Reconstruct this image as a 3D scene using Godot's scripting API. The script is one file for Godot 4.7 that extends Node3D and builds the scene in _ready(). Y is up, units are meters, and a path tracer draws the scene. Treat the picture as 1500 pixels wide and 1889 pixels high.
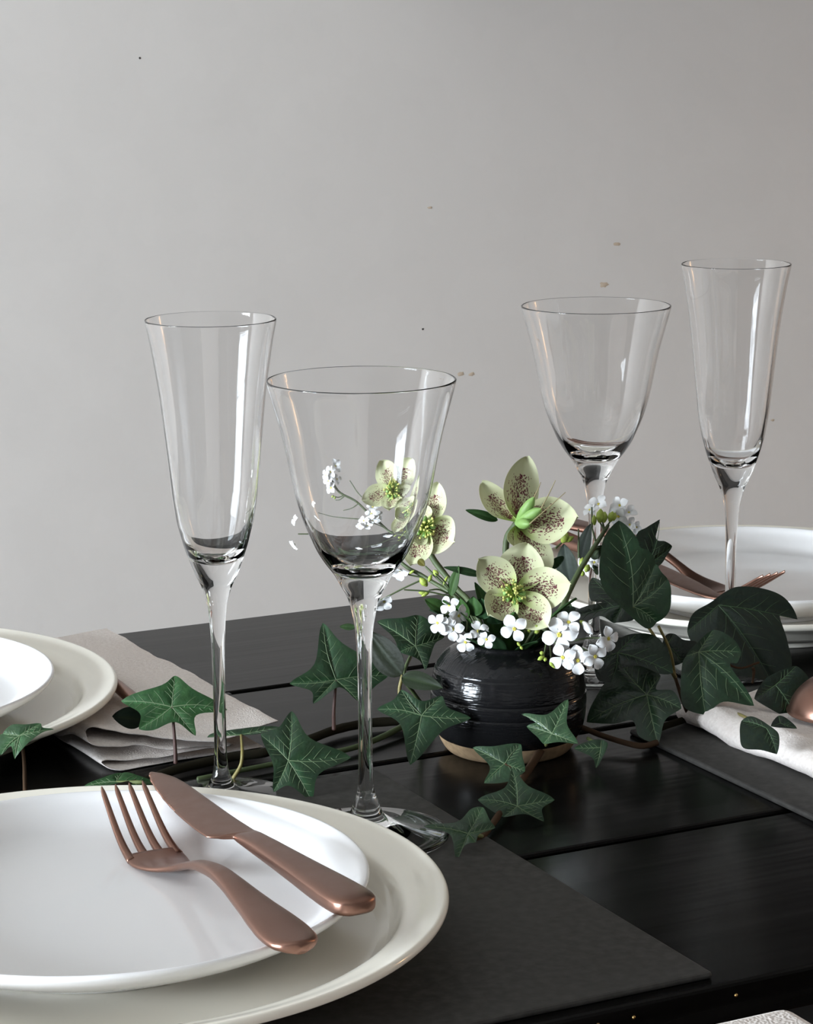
extends Node3D
# A dark plank table laid for a meal in front of a plain wall, lit by one window on the left.
# Units are metres; TOP is the height of the table top. Everything on the table is placed with y measured from it.

const TOP := 0.75
const F := 4563.6            # focal length in pixels of the 1889 pixel high frame

var M := {}                  # materials by name
var rng := RandomNumberGenerator.new()
var shared := {}             # meshes that repeats share


func _ready() -> void:
	rng.seed = 7
	camera_and_light()
	make_materials()
	room()
	table()
	tableware()
	linen()
	glasses()
	vase_and_plants()


func camera_and_light() -> void:
	var cam := Camera3D.new()
	cam.name = "camera"
	cam.fov = rad_to_deg(2.0 * atan(1889.0 / 2.0 / F))
	cam.near = 0.02
	cam.far = 30.0
	cam.position = Vector3(0, TOP + 0.38, 0)
	cam.rotation = Vector3(-0.19802, -0.46344, -0.00778)
	add_child(cam)
	cam.current = true
	var e := Environment.new()
	e.tonemap_mode = Environment.TONE_MAPPER_LINEAR
	e.tonemap_exposure = 1.38
	e.sdfgi_enabled = true
	e.ssao_enabled = true
	e.ssil_enabled = true
	var sky_look := ProceduralSkyMaterial.new()
	sky_look.sky_top_color = Color(0.62, 0.70, 0.80)
	sky_look.sky_horizon_color = Color(0.86, 0.89, 0.92)
	sky_look.ground_bottom_color = Color(0.30, 0.30, 0.29)
	sky_look.ground_horizon_color = Color(0.55, 0.56, 0.55)
	var sky := Sky.new()
	sky.sky_material = sky_look
	e.background_mode = Environment.BG_SKY
	e.sky = sky
	var w := WorldEnvironment.new()
	w.name = "environment"
	w.environment = e
	add_child(w)
	# daylight of an overcast sky, standing in the window opening of the left wall
	day("window_daylight", Vector3(-2.82, 1.10, -0.95), Vector3(0, -PI / 2, 0), Vector2(1.42, 0.96), Color(0.915, 0.96, 1.0), 33.0)


func day(called: String, at: Vector3, turn: Vector3, size: Vector2, color: Color, energy: float) -> void:
	var l := AreaLight3D.new()
	l.name = called
	l.position = at
	l.rotation = turn
	l.area_size = size
	l.light_color = color
	l.light_energy = energy
	l.area_range = 12.0
	l.area_attenuation = 2.0
	l.shadow_enabled = true
	add_child(l, true)


# ---------------------------------------------------------------- helpers

func mat(called: String, color: Color, rough: float, metal := 0.0, spec := 0.5) -> StandardMaterial3D:
	var m := StandardMaterial3D.new()
	m.resource_name = called
	m.albedo_color = color
	m.roughness = rough
	m.metallic = metal
	m.metallic_specular = spec
	M[called] = m
	return m


func lin(r: float, g: float, b: float) -> Color:
	return Color(r, g, b).linear_to_srgb()


func thing(called: String, label: String, category: String, at := Vector3.ZERO, group := "") -> Node3D:
	var o := Node3D.new()
	o.name = called
	o.position = at
	tag(o, label, category, group)
	add_child(o, true)
	return o


func tag(o: Node3D, label: String, category := "", group := "", kind := "") -> void:
	if label:
		o.set_meta("label", label)
	if category:
		o.set_meta("category", category)
	if group:
		o.set_meta("group", group)
	if kind:
		o.set_meta("kind", kind)


func part(parent: Node, called: String, mesh: Mesh, material: Material, at := Vector3.ZERO) -> MeshInstance3D:
	var o := MeshInstance3D.new()
	o.name = called
	o.mesh = mesh
	o.material_override = material
	o.position = at
	parent.add_child(o, true)
	return o


func struct(called: String, label: String, mesh: Mesh, material: Material, at: Vector3) -> MeshInstance3D:
	var o := part(self, called, mesh, material, at)
	tag(o, label, "", "", "structure")
	return o


func on_top(x: float, y: float, z: float) -> Vector3:
	return Vector3(x, TOP + y, z)


# a mesh of vertices, normals (or none: smooth), colours and triangles; the volume's sign decides the winding when closed
func build(v: PackedVector3Array, idx: PackedInt32Array, nrm := PackedVector3Array(), col := PackedColorArray(), uv := PackedVector2Array(), closed := true) -> ArrayMesh:
	if closed:
		var vol := 0.0
		for i in range(0, idx.size(), 3):
			vol += v[idx[i]].dot(v[idx[i + 1]].cross(v[idx[i + 2]]))
		if vol > 0.0:
			for i in range(0, idx.size(), 3):
				var t := idx[i]
				idx[i] = idx[i + 1]
				idx[i + 1] = t
	if nrm.is_empty():
		nrm.resize(v.size())
		for i in range(0, idx.size(), 3):
			var n := -(v[idx[i + 1]] - v[idx[i]]).cross(v[idx[i + 2]] - v[idx[i]])
			for k in 3:
				nrm[idx[i + k]] += n
		for i in nrm.size():
			nrm[i] = nrm[i].normalized() if nrm[i].length() > 1e-14 else Vector3.UP
	var a := []
	a.resize(Mesh.ARRAY_MAX)
	a[Mesh.ARRAY_VERTEX] = v
	a[Mesh.ARRAY_NORMAL] = nrm
	a[Mesh.ARRAY_INDEX] = idx
	if not col.is_empty():
		a[Mesh.ARRAY_COLOR] = col
	if not uv.is_empty():
		a[Mesh.ARRAY_TEX_UV] = uv
	var m := ArrayMesh.new()
	m.add_surface_from_arrays(Mesh.PRIMITIVE_TRIANGLES, a)
	return m


# Catmull-Rom through the points of a profile
func smooth(p: PackedVector2Array, steps: int, closed := false) -> PackedVector2Array:
	var out := PackedVector2Array()
	var n := p.size()
	var last := n if closed else n - 1
	for i in last:
		var a := p[(i - 1 + n) % n] if closed or i > 0 else p[i] * 2.0 - p[i + 1]
		var b := p[i]
		var c := p[(i + 1) % n]
		var d := p[(i + 2) % n] if closed or i + 2 < n else c * 2.0 - b
		for k in steps:
			out.append(b.cubic_interpolate(c, a, d, float(k) / steps))
	if not closed:
		out.append(p[n - 1])
	return out


# a solid of revolution about y; the profile runs from axis to axis
func lathe(profile: PackedVector2Array, seg := 96, ribs := 0, rib_depth := 0.0, rib_from := 0.0) -> ArrayMesh:
	var v := PackedVector3Array()
	var idx := PackedInt32Array()
	var uv := PackedVector2Array()
	var n := profile.size()
	for i in n:
		for k in seg + 1:
			var t := TAU * (k % seg) / seg
			var r := maxf(profile[i].x, 0.0)
			if ribs and profile[i].y > rib_from and i > n / 2:
				r += rib_depth * cos(t * ribs) * smoothstep(rib_from, rib_from + 0.03, profile[i].y)
			v.append(Vector3(cos(t) * r, profile[i].y, sin(t) * r))
			uv.append(Vector2(float(k) / seg, float(i) / n))
	var w := seg + 1
	for i in n - 1:
		for k in seg:
			var q := i * w + k
			idx.append_array([q, q + w, q + 1, q + 1, q + w, q + w + 1])
	var vol := 0.0
	for i in range(0, idx.size(), 3):
		vol += v[idx[i]].dot(v[idx[i + 1]].cross(v[idx[i + 2]]))
	if vol > 0.0:
		for i in range(0, idx.size(), 3):
			var t2 := idx[i]
			idx[i] = idx[i + 1]
			idx[i + 1] = t2
	var nrm := PackedVector3Array()
	nrm.resize(v.size())
	for i in range(0, idx.size(), 3):
		var g := -(v[idx[i + 1]] - v[idx[i]]).cross(v[idx[i + 2]] - v[idx[i]])
		for k in 3:
			nrm[idx[i + k]] += g
	for i in n:
		var sum := nrm[i * w] + nrm[i * w + seg]
		nrm[i * w] = sum
		nrm[i * w + seg] = sum
		if profile[i].x <= 1e-6:
			var pole := Vector3.ZERO
			for k in w:
				pole += nrm[i * w + k]
			for k in w:
				nrm[i * w + k] = pole
	for i in nrm.size():
		nrm[i] = nrm[i].normalized()
	return build(v, idx, nrm, PackedColorArray(), uv, false)


# a tube through points with a radius at each; ends closed by domes
func tube(p: PackedVector3Array, r: PackedFloat32Array, sides := 8, steps := 4, knobs := 0.0) -> ArrayMesh:
	var q := PackedVector3Array()
	var rr := PackedFloat32Array()
	var n := p.size()
	for i in n - 1:
		var a := p[i - 1] if i > 0 else p[i] * 2.0 - p[i + 1]
		var d := p[i + 2] if i + 2 < n else p[i + 1] * 2.0 - p[i]
		for k in steps:
			var t := float(k) / steps
			q.append(p[i].cubic_interpolate(p[i + 1], a, d, t))
			rr.append(lerpf(r[i], r[i + 1], t))
	q.append(p[n - 1])
	rr.append(r[n - 1])
	var v := PackedVector3Array()
	var idx := PackedInt32Array()
	var side := Vector3.ZERO
	var m := q.size()
	for i in m:
		var along := (q[mini(i + 1, m - 1)] - q[maxi(i - 1, 0)]).normalized()
		if side == Vector3.ZERO:
			side = along.cross(Vector3.UP if absf(along.y) < 0.9 else Vector3.RIGHT).normalized()
		side = (side - along * side.dot(along)).normalized()
		var other := along.cross(side)
		var rad := rr[i] * (1.0 + (knobs * rng.randf_range(-1.0, 1.0) if knobs > 0.0 else 0.0))
		for k in sides:
			var t := TAU * k / sides
			v.append(q[i] + (side * cos(t) + other * sin(t)) * rad)
	for i in m - 1:
		for k in sides:
			var a := i * sides + k
			var b := i * sides + (k + 1) % sides
			idx.append_array([a, a + sides, b, b, a + sides, b + sides])
	v.append(q[0] - (q[1] - q[0]).normalized() * rr[0] * 0.6)
	v.append(q[m - 1] + (q[m - 1] - q[m - 2]).normalized() * rr[m - 1] * 0.6)
	for k in sides:
		idx.append_array([v.size() - 2, k, (k + 1) % sides])
		idx.append_array([v.size() - 1, (m - 1) * sides + (k + 1) % sides, (m - 1) * sides + k])
	return build(v, idx)


func tube_even(p: PackedVector3Array, r0: float, r1: float, sides := 8, knobs := 0.0) -> ArrayMesh:
	var r := PackedFloat32Array()
	for i in p.size():
		r.append(lerpf(r0, r1, float(i) / maxf(1.0, p.size() - 1)))
	return tube(p, r, sides, 5, knobs)


# a board with eased edges: an octagonal-edged box
func board(size: Vector3, ease := 0.002) -> ArrayMesh:
	var v := PackedVector3Array()
	var idx := PackedInt32Array()
	var h := size / 2.0
	# rings of rounded rectangle at five levels
	var levels := [[-h.y, ease], [-h.y + ease * 0.3, ease * 0.3], [-h.y + ease, 0.0], [h.y - ease, 0.0], [h.y - ease * 0.3, ease * 0.3], [h.y, ease]]
	for l in levels:
		for c in [[1, 1], [-1, 1], [-1, -1], [1, -1]]:
			for k in 4:
				var base: float = atan2(c[1], c[0]) - PI / 4
				var t := base + PI / 2 * k / 3.0
				v.append(Vector3(c[0] * (h.x - ease) + cos(t) * (ease - l[1]), l[0], c[1] * (h.z - ease) + sin(t) * (ease - l[1])))
	for i in levels.size() - 1:
		for k in 16:
			var a := i * 16 + k
			var b := i * 16 + (k + 1) % 16
			idx.append_array([a, a + 16, b, b, a + 16, b + 16])
	for k in range(1, 15):
		idx.append_array([0, k, k + 1])
		var o := (levels.size() - 1) * 16
		idx.append_array([o, o + k + 1, o + k])
	var st := SurfaceTool.new()      # flat faces with creases: one normal for each face
	st.begin(Mesh.PRIMITIVE_TRIANGLES)
	var vol := 0.0
	for i in range(0, idx.size(), 3):
		vol += v[idx[i]].dot(v[idx[i + 1]].cross(v[idx[i + 2]]))
	for i in range(0, idx.size(), 3):
		var tri := [v[idx[i]], v[idx[i + 1]], v[idx[i + 2]]]
		if vol > 0.0:
			tri = [tri[1], tri[0], tri[2]]
		for p in tri:
			st.set_smooth_group(-1)
			st.add_vertex(p)
	st.generate_normals()
	return st.commit()


# a loft along a spine: at each station a centre, a side vector, an up vector, half width and half thickness
func loft(stations: Array, power := 3.0, around := 20) -> ArrayMesh:
	var v := PackedVector3Array()
	var idx := PackedInt32Array()
	for s in stations:
		for k in around:
			var t := TAU * k / around
			var c := cos(t)
			var q := sin(t)
			var x := signf(c) * pow(absf(c), 2.0 / power)
			var y := signf(q) * pow(absf(q), 2.0 / power)
			var wide: float = s[4] if x < 0.0 else s[3]
			v.append(s[0] + s[1] * x * wide + s[2] * y * s[5])
	var n := stations.size()
	for i in n - 1:
		for k in around:
			var a := i * around + k
			var b := i * around + (k + 1) % around
			idx.append_array([a, a + around, b, b, a + around, b + around])
	v.append(stations[0][0])
	v.append(stations[n - 1][0])
	for k in around:
		idx.append_array([v.size() - 2, k, (k + 1) % around])
		idx.append_array([v.size() - 1, (n - 1) * around + (k + 1) % around, (n - 1) * around + k])
	return build(v, idx)


func sample(table_of: Array, x: float) -> float:      # smooth interpolation in a list of [x, y]
	var n := table_of.size()
	if x <= table_of[0][0]:
		return table_of[0][1]
	for i in n - 1:
		if x <= table_of[i + 1][0]:
			var t: float = (x - table_of[i][0]) / (table_of[i + 1][0] - table_of[i][0])
			var a: float = table_of[maxi(i - 1, 0)][1]
			var d: float = table_of[mini(i + 2, n - 1)][1]
			return lerpf(table_of[i][1], table_of[i + 1][1], t) if i == 0 or i == n - 2 else cubic_interpolate(table_of[i][1], table_of[i + 1][1], a, d, t)
	return table_of[n - 1][1]


func noise_tex(size: int, freq: float, low: Color, high: Color, octaves := 4, stretch := Vector2.ONE, seed_ := 1) -> ImageTexture:
	var nz := FastNoiseLite.new()
	nz.seed = seed_
	nz.frequency = freq
	nz.fractal_octaves = octaves
	var im := Image.create(size, size, false, Image.FORMAT_RGB8)
	for y in size:
		for x in size:
			# blended with its own shifted copy so that it repeats without a seam
			var u := float(x) / size
			var a := nz.get_noise_2d(x * stretch.x, y * stretch.y)
			var b := nz.get_noise_2d((x - size) * stretch.x, y * stretch.y)
			var c := nz.get_noise_2d(x * stretch.x, (y - size) * stretch.y)
			var d := nz.get_noise_2d((x - size) * stretch.x, (y - size) * stretch.y)
			var w := float(y) / size
			var t := lerpf(lerpf(a, b, u), lerpf(c, d, u), w)
			im.set_pixel(x, y, low.lerp(high, clampf(t * 0.9 + 0.5, 0.0, 1.0)))
	return ImageTexture.create_from_image(im)


# ---------------------------------------------------------------- materials

func make_materials() -> void:
	var paint := mat("wall_paint", Color(0.845, 0.822, 0.80), 0.9, 0.0, 0.3)
	paint.albedo_texture = noise_tex(256, 0.02, Color(0.982, 0.982, 0.982), Color(1, 1, 1), 4, Vector2.ONE, 3)
	paint.uv1_triplanar = true
	paint.uv1_world_triplanar = true
	paint.uv1_scale = Vector3(1.3, 1.3, 1.3)
	paint.heightmap_enabled = true
	paint.heightmap_texture = noise_tex(256, 0.03, Color(0.3, 0.3, 0.3), Color(0.7, 0.7, 0.7), 3, Vector2.ONE, 9)
	paint.heightmap_scale = 0.05
	mat("filler", Color(0.77, 0.70, 0.62), 0.9, 0.0, 0.3)
	mat("speck", Color(0.25, 0.23, 0.22), 0.8)
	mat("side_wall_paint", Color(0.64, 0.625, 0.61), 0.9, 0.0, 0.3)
	mat("ceiling_paint", Color(0.72, 0.71, 0.69), 0.9, 0.0, 0.3)
	var boards := mat("floor_wood", Color(0.30, 0.22, 0.16), 0.5)
	boards.uv1_triplanar = true
	boards.uv1_world_triplanar = true
	boards.albedo_texture = noise_tex(256, 0.01, Color(0.7, 0.7, 0.7), Color(1, 1, 1), 4, Vector2(1, 8), 4)
	mat("white_gloss", Color(0.86, 0.86, 0.84), 0.3)
	var pane := mat("window_glass", Color(1, 1, 1, 0.03), 0.0)
	pane.transparency = BaseMaterial3D.TRANSPARENCY_ALPHA
	# black stained wood: long fine grain along the planks
	var wood := mat("black_wood", lin(0.0065, 0.0062, 0.0059), 0.25, 0.0, 0.24)
	wood.uv1_triplanar = true
	wood.uv1_scale = Vector3(1.6, 1.6, 1.6)
	wood.albedo_texture = noise_tex(512, 0.012, Color(0.55, 0.54, 0.53), Color(1, 1, 1), 5, Vector2(0.5, 9), 21)
	wood.roughness_texture = noise_tex(256, 0.012, Color(0.75, 0.75, 0.75), Color(1, 1, 1), 4, Vector2(0.5, 7), 22)
	wood.heightmap_enabled = true
	wood.heightmap_texture = noise_tex(512, 0.015, Color(0.2, 0.2, 0.2), Color(0.8, 0.8, 0.8), 5, Vector2(0.4, 11), 23)
	wood.heightmap_scale = 0.008
	mat("black_underside", lin(0.012, 0.012, 0.012), 0.7)
	var lampglow := mat("lamp_glow", Color(0.9, 0.8, 0.65), 0.4)
	lampglow.emission_enabled = true
	lampglow.emission = Color(1.0, 0.80, 0.58)
	lampglow.emission_energy_multiplier = 5.0
	mat("brass", Color(0.75, 0.62, 0.40), 0.3, 1.0)
	var hide := mat("charcoal_mat", lin(0.060, 0.057, 0.053), 0.62, 0.0, 0.28)
	hide.uv1_triplanar = true
	hide.uv1_scale = Vector3(9, 9, 9)
	hide.albedo_texture = noise_tex(256, 0.06, Color(0.80, 0.80, 0.80), Color(1, 1, 1), 3, Vector2.ONE, 31)
	hide.heightmap_enabled = true
	hide.heightmap_texture = noise_tex(256, 0.11, Color(0.2, 0.2, 0.2), Color(0.8, 0.8, 0.8), 2, Vector2.ONE, 32)
	hide.heightmap_scale = 0.008
	mat("cream_glaze", Color(0.96, 0.94, 0.89), 0.10, 0.0, 0.5)
	mat("white_glaze", Color(0.93, 0.925, 0.925), 0.10, 0.0, 0.5)
	var copper := mat("copper", Color(0.57, 0.435, 0.38), 0.38, 1.0)
	copper.roughness_texture = noise_tex(128, 0.05, Color(0.8, 0.8, 0.8), Color(1, 1, 1), 3, Vector2.ONE, 41)
	copper.uv1_triplanar = true
	copper.uv1_scale = Vector3(12, 12, 12)
	var linen_ := mat("linen", Color(0.93, 0.90, 0.88), 0.95, 0.0, 0.2)
	linen_.uv1_triplanar = true
	linen_.uv1_scale = Vector3(16, 16, 16)
	linen_.albedo_texture = noise_tex(256, 0.09, Color(0.90, 0.885, 0.875), Color(1, 1, 1), 4, Vector2(1, 1), 51)
	linen_.heightmap_enabled = true
	linen_.heightmap_texture = noise_tex(256, 0.2, Color(0.1, 0.1, 0.1), Color(0.9, 0.9, 0.9), 2, Vector2.ONE, 52)
	linen_.heightmap_scale = 0.03
	linen_.rim_enabled = true
	linen_.rim = 0.3
	var g := mat("clear_glass", Color(1, 1, 1, 0.0), 0.0)
	g.transparency = BaseMaterial3D.TRANSPARENCY_ALPHA
	g.refraction_enabled = true
	g.refraction_scale = 0.05
	var pot := mat("black_glaze", lin(0.007, 0.007, 0.0075), 0.15, 0.0, 0.36)
	pot.uv1_triplanar = true
	pot.uv1_scale = Vector3(14, 14, 14)
	pot.heightmap_enabled = true
	pot.heightmap_texture = noise_tex(256, 0.05, Color(0.1, 0.1, 0.1), Color(0.9, 0.9, 0.9), 4, Vector2(0.6, 3), 61)
	pot.heightmap_scale = 0.045
	var clay := mat("bare_clay", Color(0.66, 0.56, 0.44), 0.9, 0.0, 0.2)
	clay.uv1_triplanar = true
	clay.uv1_scale = Vector3(20, 20, 20)
	clay.albedo_texture = noise_tex(128, 0.08, Color(0.75, 0.75, 0.75), Color(1, 1, 1), 3, Vector2.ONE, 62)
	# plants; leaves and petals carry their pigment as vertex colours
	for spec in [["ivy_leaf", 0.28, 0.46], ["soft_leaf", 0.5, 0.22]]:
		var lf := mat(spec[0], Color.WHITE, spec[1], 0.0, spec[2])
		lf.vertex_color_use_as_albedo = true
		lf.uv1_triplanar = true
		lf.uv1_scale = Vector3(18, 18, 18)
		lf.heightmap_enabled = true
		lf.heightmap_texture = noise_tex(256, 0.09, Color(0.2, 0.2, 0.2), Color(0.8, 0.8, 0.8), 2, Vector2.ONE, 73)
		lf.heightmap_scale = 0.018
		lf.albedo_texture = noise_tex(128, 0.04, Color(0.78, 0.78, 0.78), Color(1, 1, 1), 4, Vector2.ONE, 71)
	mat("ivy_vein", lin(0.115, 0.17, 0.085), 0.5)
	mat("ivy_vein_dim", lin(0.045, 0.085, 0.035), 0.5)
	mat("red_stalk", lin(0.075, 0.035, 0.028), 0.6)
	mat("green_stalk", lin(0.13, 0.16, 0.05), 0.55)
	mat("yellow_stalk", lin(0.17, 0.14, 0.04), 0.55)
	mat("dark_stem", lin(0.022, 0.019, 0.012), 0.9, 0.0, 0.2)
	mat("brown_stem", lin(0.060, 0.036, 0.022), 0.9, 0.0, 0.2)
	mat("green_stem", lin(0.060, 0.085, 0.030), 0.6)
	var petal := mat("hellebore_petal", Color.WHITE, 0.55, 0.0, 0.3)
	petal.albedo_texture = petal_print(192, 256)
	petal.backlight_enabled = true
	petal.backlight = Color(0.5, 0.5, 0.4)
	var white := mat("white_petal", lin(0.80, 0.80, 0.80), 0.6, 0.0, 0.3)
	white.backlight_enabled = true
	white.backlight = Color(0.45, 0.45, 0.45)
	mat("green_carpel", lin(0.22, 0.38, 0.10), 0.5)
	mat("lime_bud", lin(0.30, 0.38, 0.06), 0.55)
	mat("stamen", lin(0.50, 0.50, 0.14), 0.6)
	mat("yellow_eye", lin(0.60, 0.52, 0.08), 0.6)
	mat("style_tip", lin(0.30, 0.25, 0.12), 0.6)


# cream petal, greener at its foot, with maroon freckles; u across, v from foot (0) to tip (1)
func petal_print(w: int, h: int) -> ImageTexture:
	var im := Image.create(w, h, false, Image.FORMAT_RGB8)
	var cream := lin(0.57, 0.58, 0.35)
	var pale := lin(0.65, 0.66, 0.46)
	var green := lin(0.32, 0.43, 0.11)
	for y in h:
		for x in w:
			var v := float(y) / h
			var u := absf(float(x) / w - 0.5) * 2.0
			var c := green.lerp(cream, smoothstep(0.0, 0.38, v)).lerp(pale, smoothstep(0.35, 1.0, v) * (0.5 + 0.5 * u))
			im.set_pixel(x, y, c.lerp(green, 0.25 * smoothstep(0.12, 0.0, u) * (1.0 - v)))
	var r := RandomNumberGenerator.new()
	r.seed = 5
	var dark := lin(0.115, 0.022, 0.032)
	for i in 430:
		var v := 0.12 + 0.62 * pow(r.randf(), 1.15)
		var spread := 0.30 * sin(PI * clampf((v - 0.02) / 0.86, 0.0, 1.0)) + 0.02
		var u := 0.5 + spread * r.randfn(0.0, 0.55)
		if absf(u - 0.5) > spread * 1.35:
			continue
		var long := r.randf_range(1.6, 5.6) * (1.25 - v * 0.6)
		var wide := r.randf_range(1.1, 2.3)
		for dy in range(-7, 8):
			for dx in range(-3, 4):
				if pow(dy / long, 2) + pow(dx / wide, 2) <= 1.0:
					var px := int(u * w) + dx
					var py := int(v * h) + dy
					if px >= 0 and px < w and py >= 0 and py < h:
						im.set_pixel(px, py, dark)
	return ImageTexture.create_from_image(im)


# ---------------------------------------------------------------- the room

func box(size: Vector3) -> BoxMesh:
	var b := BoxMesh.new()
	b.size = size
	return b


func room() -> void:
	# x from -2.7 to 3.6, z from -2.2 to 2.4, height 2.6
	struct("floor", "dark wooden floor under the table", box(Vector3(6.5, 0.1, 4.8)), M.floor_wood, Vector3(0.45, -0.05, 0.1))
	struct("ceiling", "plain white ceiling", box(Vector3(6.5, 0.1, 4.8)), M.ceiling_paint, Vector3(0.45, 2.65, 0.1))
	var wb := struct("wall_back", "plain warm grey painted wall behind the table", box(Vector3(6.5, 2.6, 0.1)), M.wall_paint, Vector3(0.45, 1.3, -2.25))
	struct("wall_right", "side wall on the right of the room", box(Vector3(0.1, 2.6, 4.6)), M.side_wall_paint, Vector3(3.65, 1.3, 0.1))
	struct("wall_front", "wall behind the viewer", box(Vector3(6.5, 2.6, 0.1)), M.side_wall_paint, Vector3(0.45, 1.3, 2.45))
	# left wall around its window: opening z -1.66..-0.24, y 0.62..1.58
	var wl := struct("wall_left", "side wall on the left with the window", box(Vector3(0.1, 0.62, 4.6)), M.side_wall_paint, Vector3(-2.75, 0.31, 0.1))
	part(wl, "wall_above_window", box(Vector3(0.1, 1.02, 4.6)), M.side_wall_paint, Vector3(0, 1.78, 0))
	part(wl, "wall_beside_window", box(Vector3(0.1, 0.96, 0.54)), M.side_wall_paint, Vector3(0, 0.79, -2.03))
	part(wl, "wall_beside_window", box(Vector3(0.1, 0.96, 2.64)), M.side_wall_paint, Vector3(0, 0.79, 0.98))
	var win := struct("window_1", "white framed window of four panes in the left wall", frame_mesh(), M.white_gloss, Vector3(-2.75, 1.10, -0.95))
	for i in 2:
		for j in 2:
			part(win, "pane", box(Vector3(0.004, 0.42, 0.64)), M.window_glass, Vector3(0, -0.215 + 0.43 * j, -0.335 + 0.67 * i))
	part(win, "window_sill", board(Vector3(0.22, 0.03, 1.54), 0.006), M.white_gloss, Vector3(0.06, -0.495, 0))
	# a small lamp, lit, on the right hand wall out of the picture
	var lamp := thing("wall_lamp", "small lit wall lamp with a warm glass shade on the right wall", "lamp", Vector3(3.60, 1.30, -0.75))
	part(lamp, "plate", board(Vector3(0.02, 0.16, 0.10), 0.004), M.brass, Vector3(-0.01, -0.10, 0))
	part(lamp, "arm", tube_even(PackedVector3Array([Vector3(-0.02, -0.12, 0), Vector3(-0.09, -0.16, 0), Vector3(-0.15, -0.15, 0), Vector3(-0.16, -0.11, 0)]), 0.006, 0.006), M.brass)
	part(lamp, "lamp_shade", lathe(PackedVector2Array([Vector2(0, -0.11), Vector2(0.06, -0.105), Vector2(0.075, -0.09), Vector2(0.07, 0.14), Vector2(0.06, 0.15), Vector2(0, 0.155)]), 40), M.lamp_glow, Vector3(-0.16, 0, 0))
	var glow := OmniLight3D.new()
	glow.name = "wall_lamp_light"
	glow.position = Vector3(3.44, 1.30, -0.75)
	glow.light_color = Color(1.0, 0.78, 0.55)
	glow.light_energy = 0.24
	glow.light_size = 0.07
	glow.omni_range = 8.0
	glow.omni_attenuation = 2.0
	glow.shadow_enabled = true
	add_child(glow)
	# a dark cupboard hangs on the back wall just above the picture on the right; the table mirrors it
	var cup := thing("wall_cupboard", "dark wooden cupboard hanging on the back wall above the right hand plates", "cupboard", Vector3(1.80, 1.215, -2.03))
	part(cup, "carcass", board(Vector3(1.5, 0.72, 0.32), 0.004), M.black_wood, Vector3(0, 0.36, 0))
	for i in 3:
		var d := part(cup, "door", board(Vector3(0.49, 0.70, 0.02), 0.003), M.black_wood, Vector3(-0.5 + 0.5 * i, 0.36, 0.171))
		part(d, "knob", lathe(PackedVector2Array([Vector2(0, 0), Vector2(0.006, 0), Vector2(0.006, 0.012), Vector2(0.012, 0.016), Vector2(0.010, 0.024), Vector2(0, 0.026)]), 20), M.brass, Vector3(0.2, -0.28, 0.01)).rotation.x = PI / 2
	# filled marks and a speck on the paint
	var r := RandomNumberGenerator.new()
	r.seed = 11
	for s in [[1.3457, 0.8962, 0.0045, 1], [1.3310, 0.8548, 0.0060, 1], [1.1621, 0.7732, 0.0050, 1], [1.1280, 0.9426, 0.0030, 1], [1.1193, 0.8217, 0.0012, 0], [1.5455, 0.6953, 0.0030, 1], [1.1746, 0.7723, 0.0040, 1], [0.8260, 1.0933, 0.0012, 0]]:
		part(wb, "filler_mark" if s[3] else "paint_speck", blot(s[2], s[3], r), M.filler if s[3] else M.speck, Vector3(s[0] - 0.45, s[1] - 1.3, 0.05))


func blot(size: float, flat: int, r: RandomNumberGenerator) -> ArrayMesh:
	var v := PackedVector3Array([Vector3(0, 0, 0.0006)])
	var idx := PackedInt32Array()
	for k in 14:
		var t := TAU * k / 14
		var q := size * r.randf_range(0.6, 1.1)
		v.append(Vector3(cos(t) * q, sin(t) * q * (0.55 if flat else 1.0), 0.0001))
		idx.append_array([0, 1 + (k + 1) % 14, 1 + k])
	return build(v, idx, PackedVector3Array(), PackedColorArray(), PackedVector2Array(), false)


func frame_mesh() -> ArrayMesh:
	var st := SurfaceTool.new()
	for b in [[0, -0.455, 0, 0.07, 0.05, 1.42], [0, 0.455, 0, 0.07, 0.05, 1.42], [0, 0, -0.685, 0.07, 0.96, 0.05], [0, 0, 0.685, 0.07, 0.96, 0.05], [0, 0, 0, 0.05, 0.9, 0.03], [0, 0, 0, 0.05, 0.022, 1.36]]:
		st.append_from(board(Vector3(b[3], b[4], b[5]), 0.005), 0, Transform3D(Basis(), Vector3(b[0], b[1], b[2])))
	return st.commit()


# ---------------------------------------------------------------- the table

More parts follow.
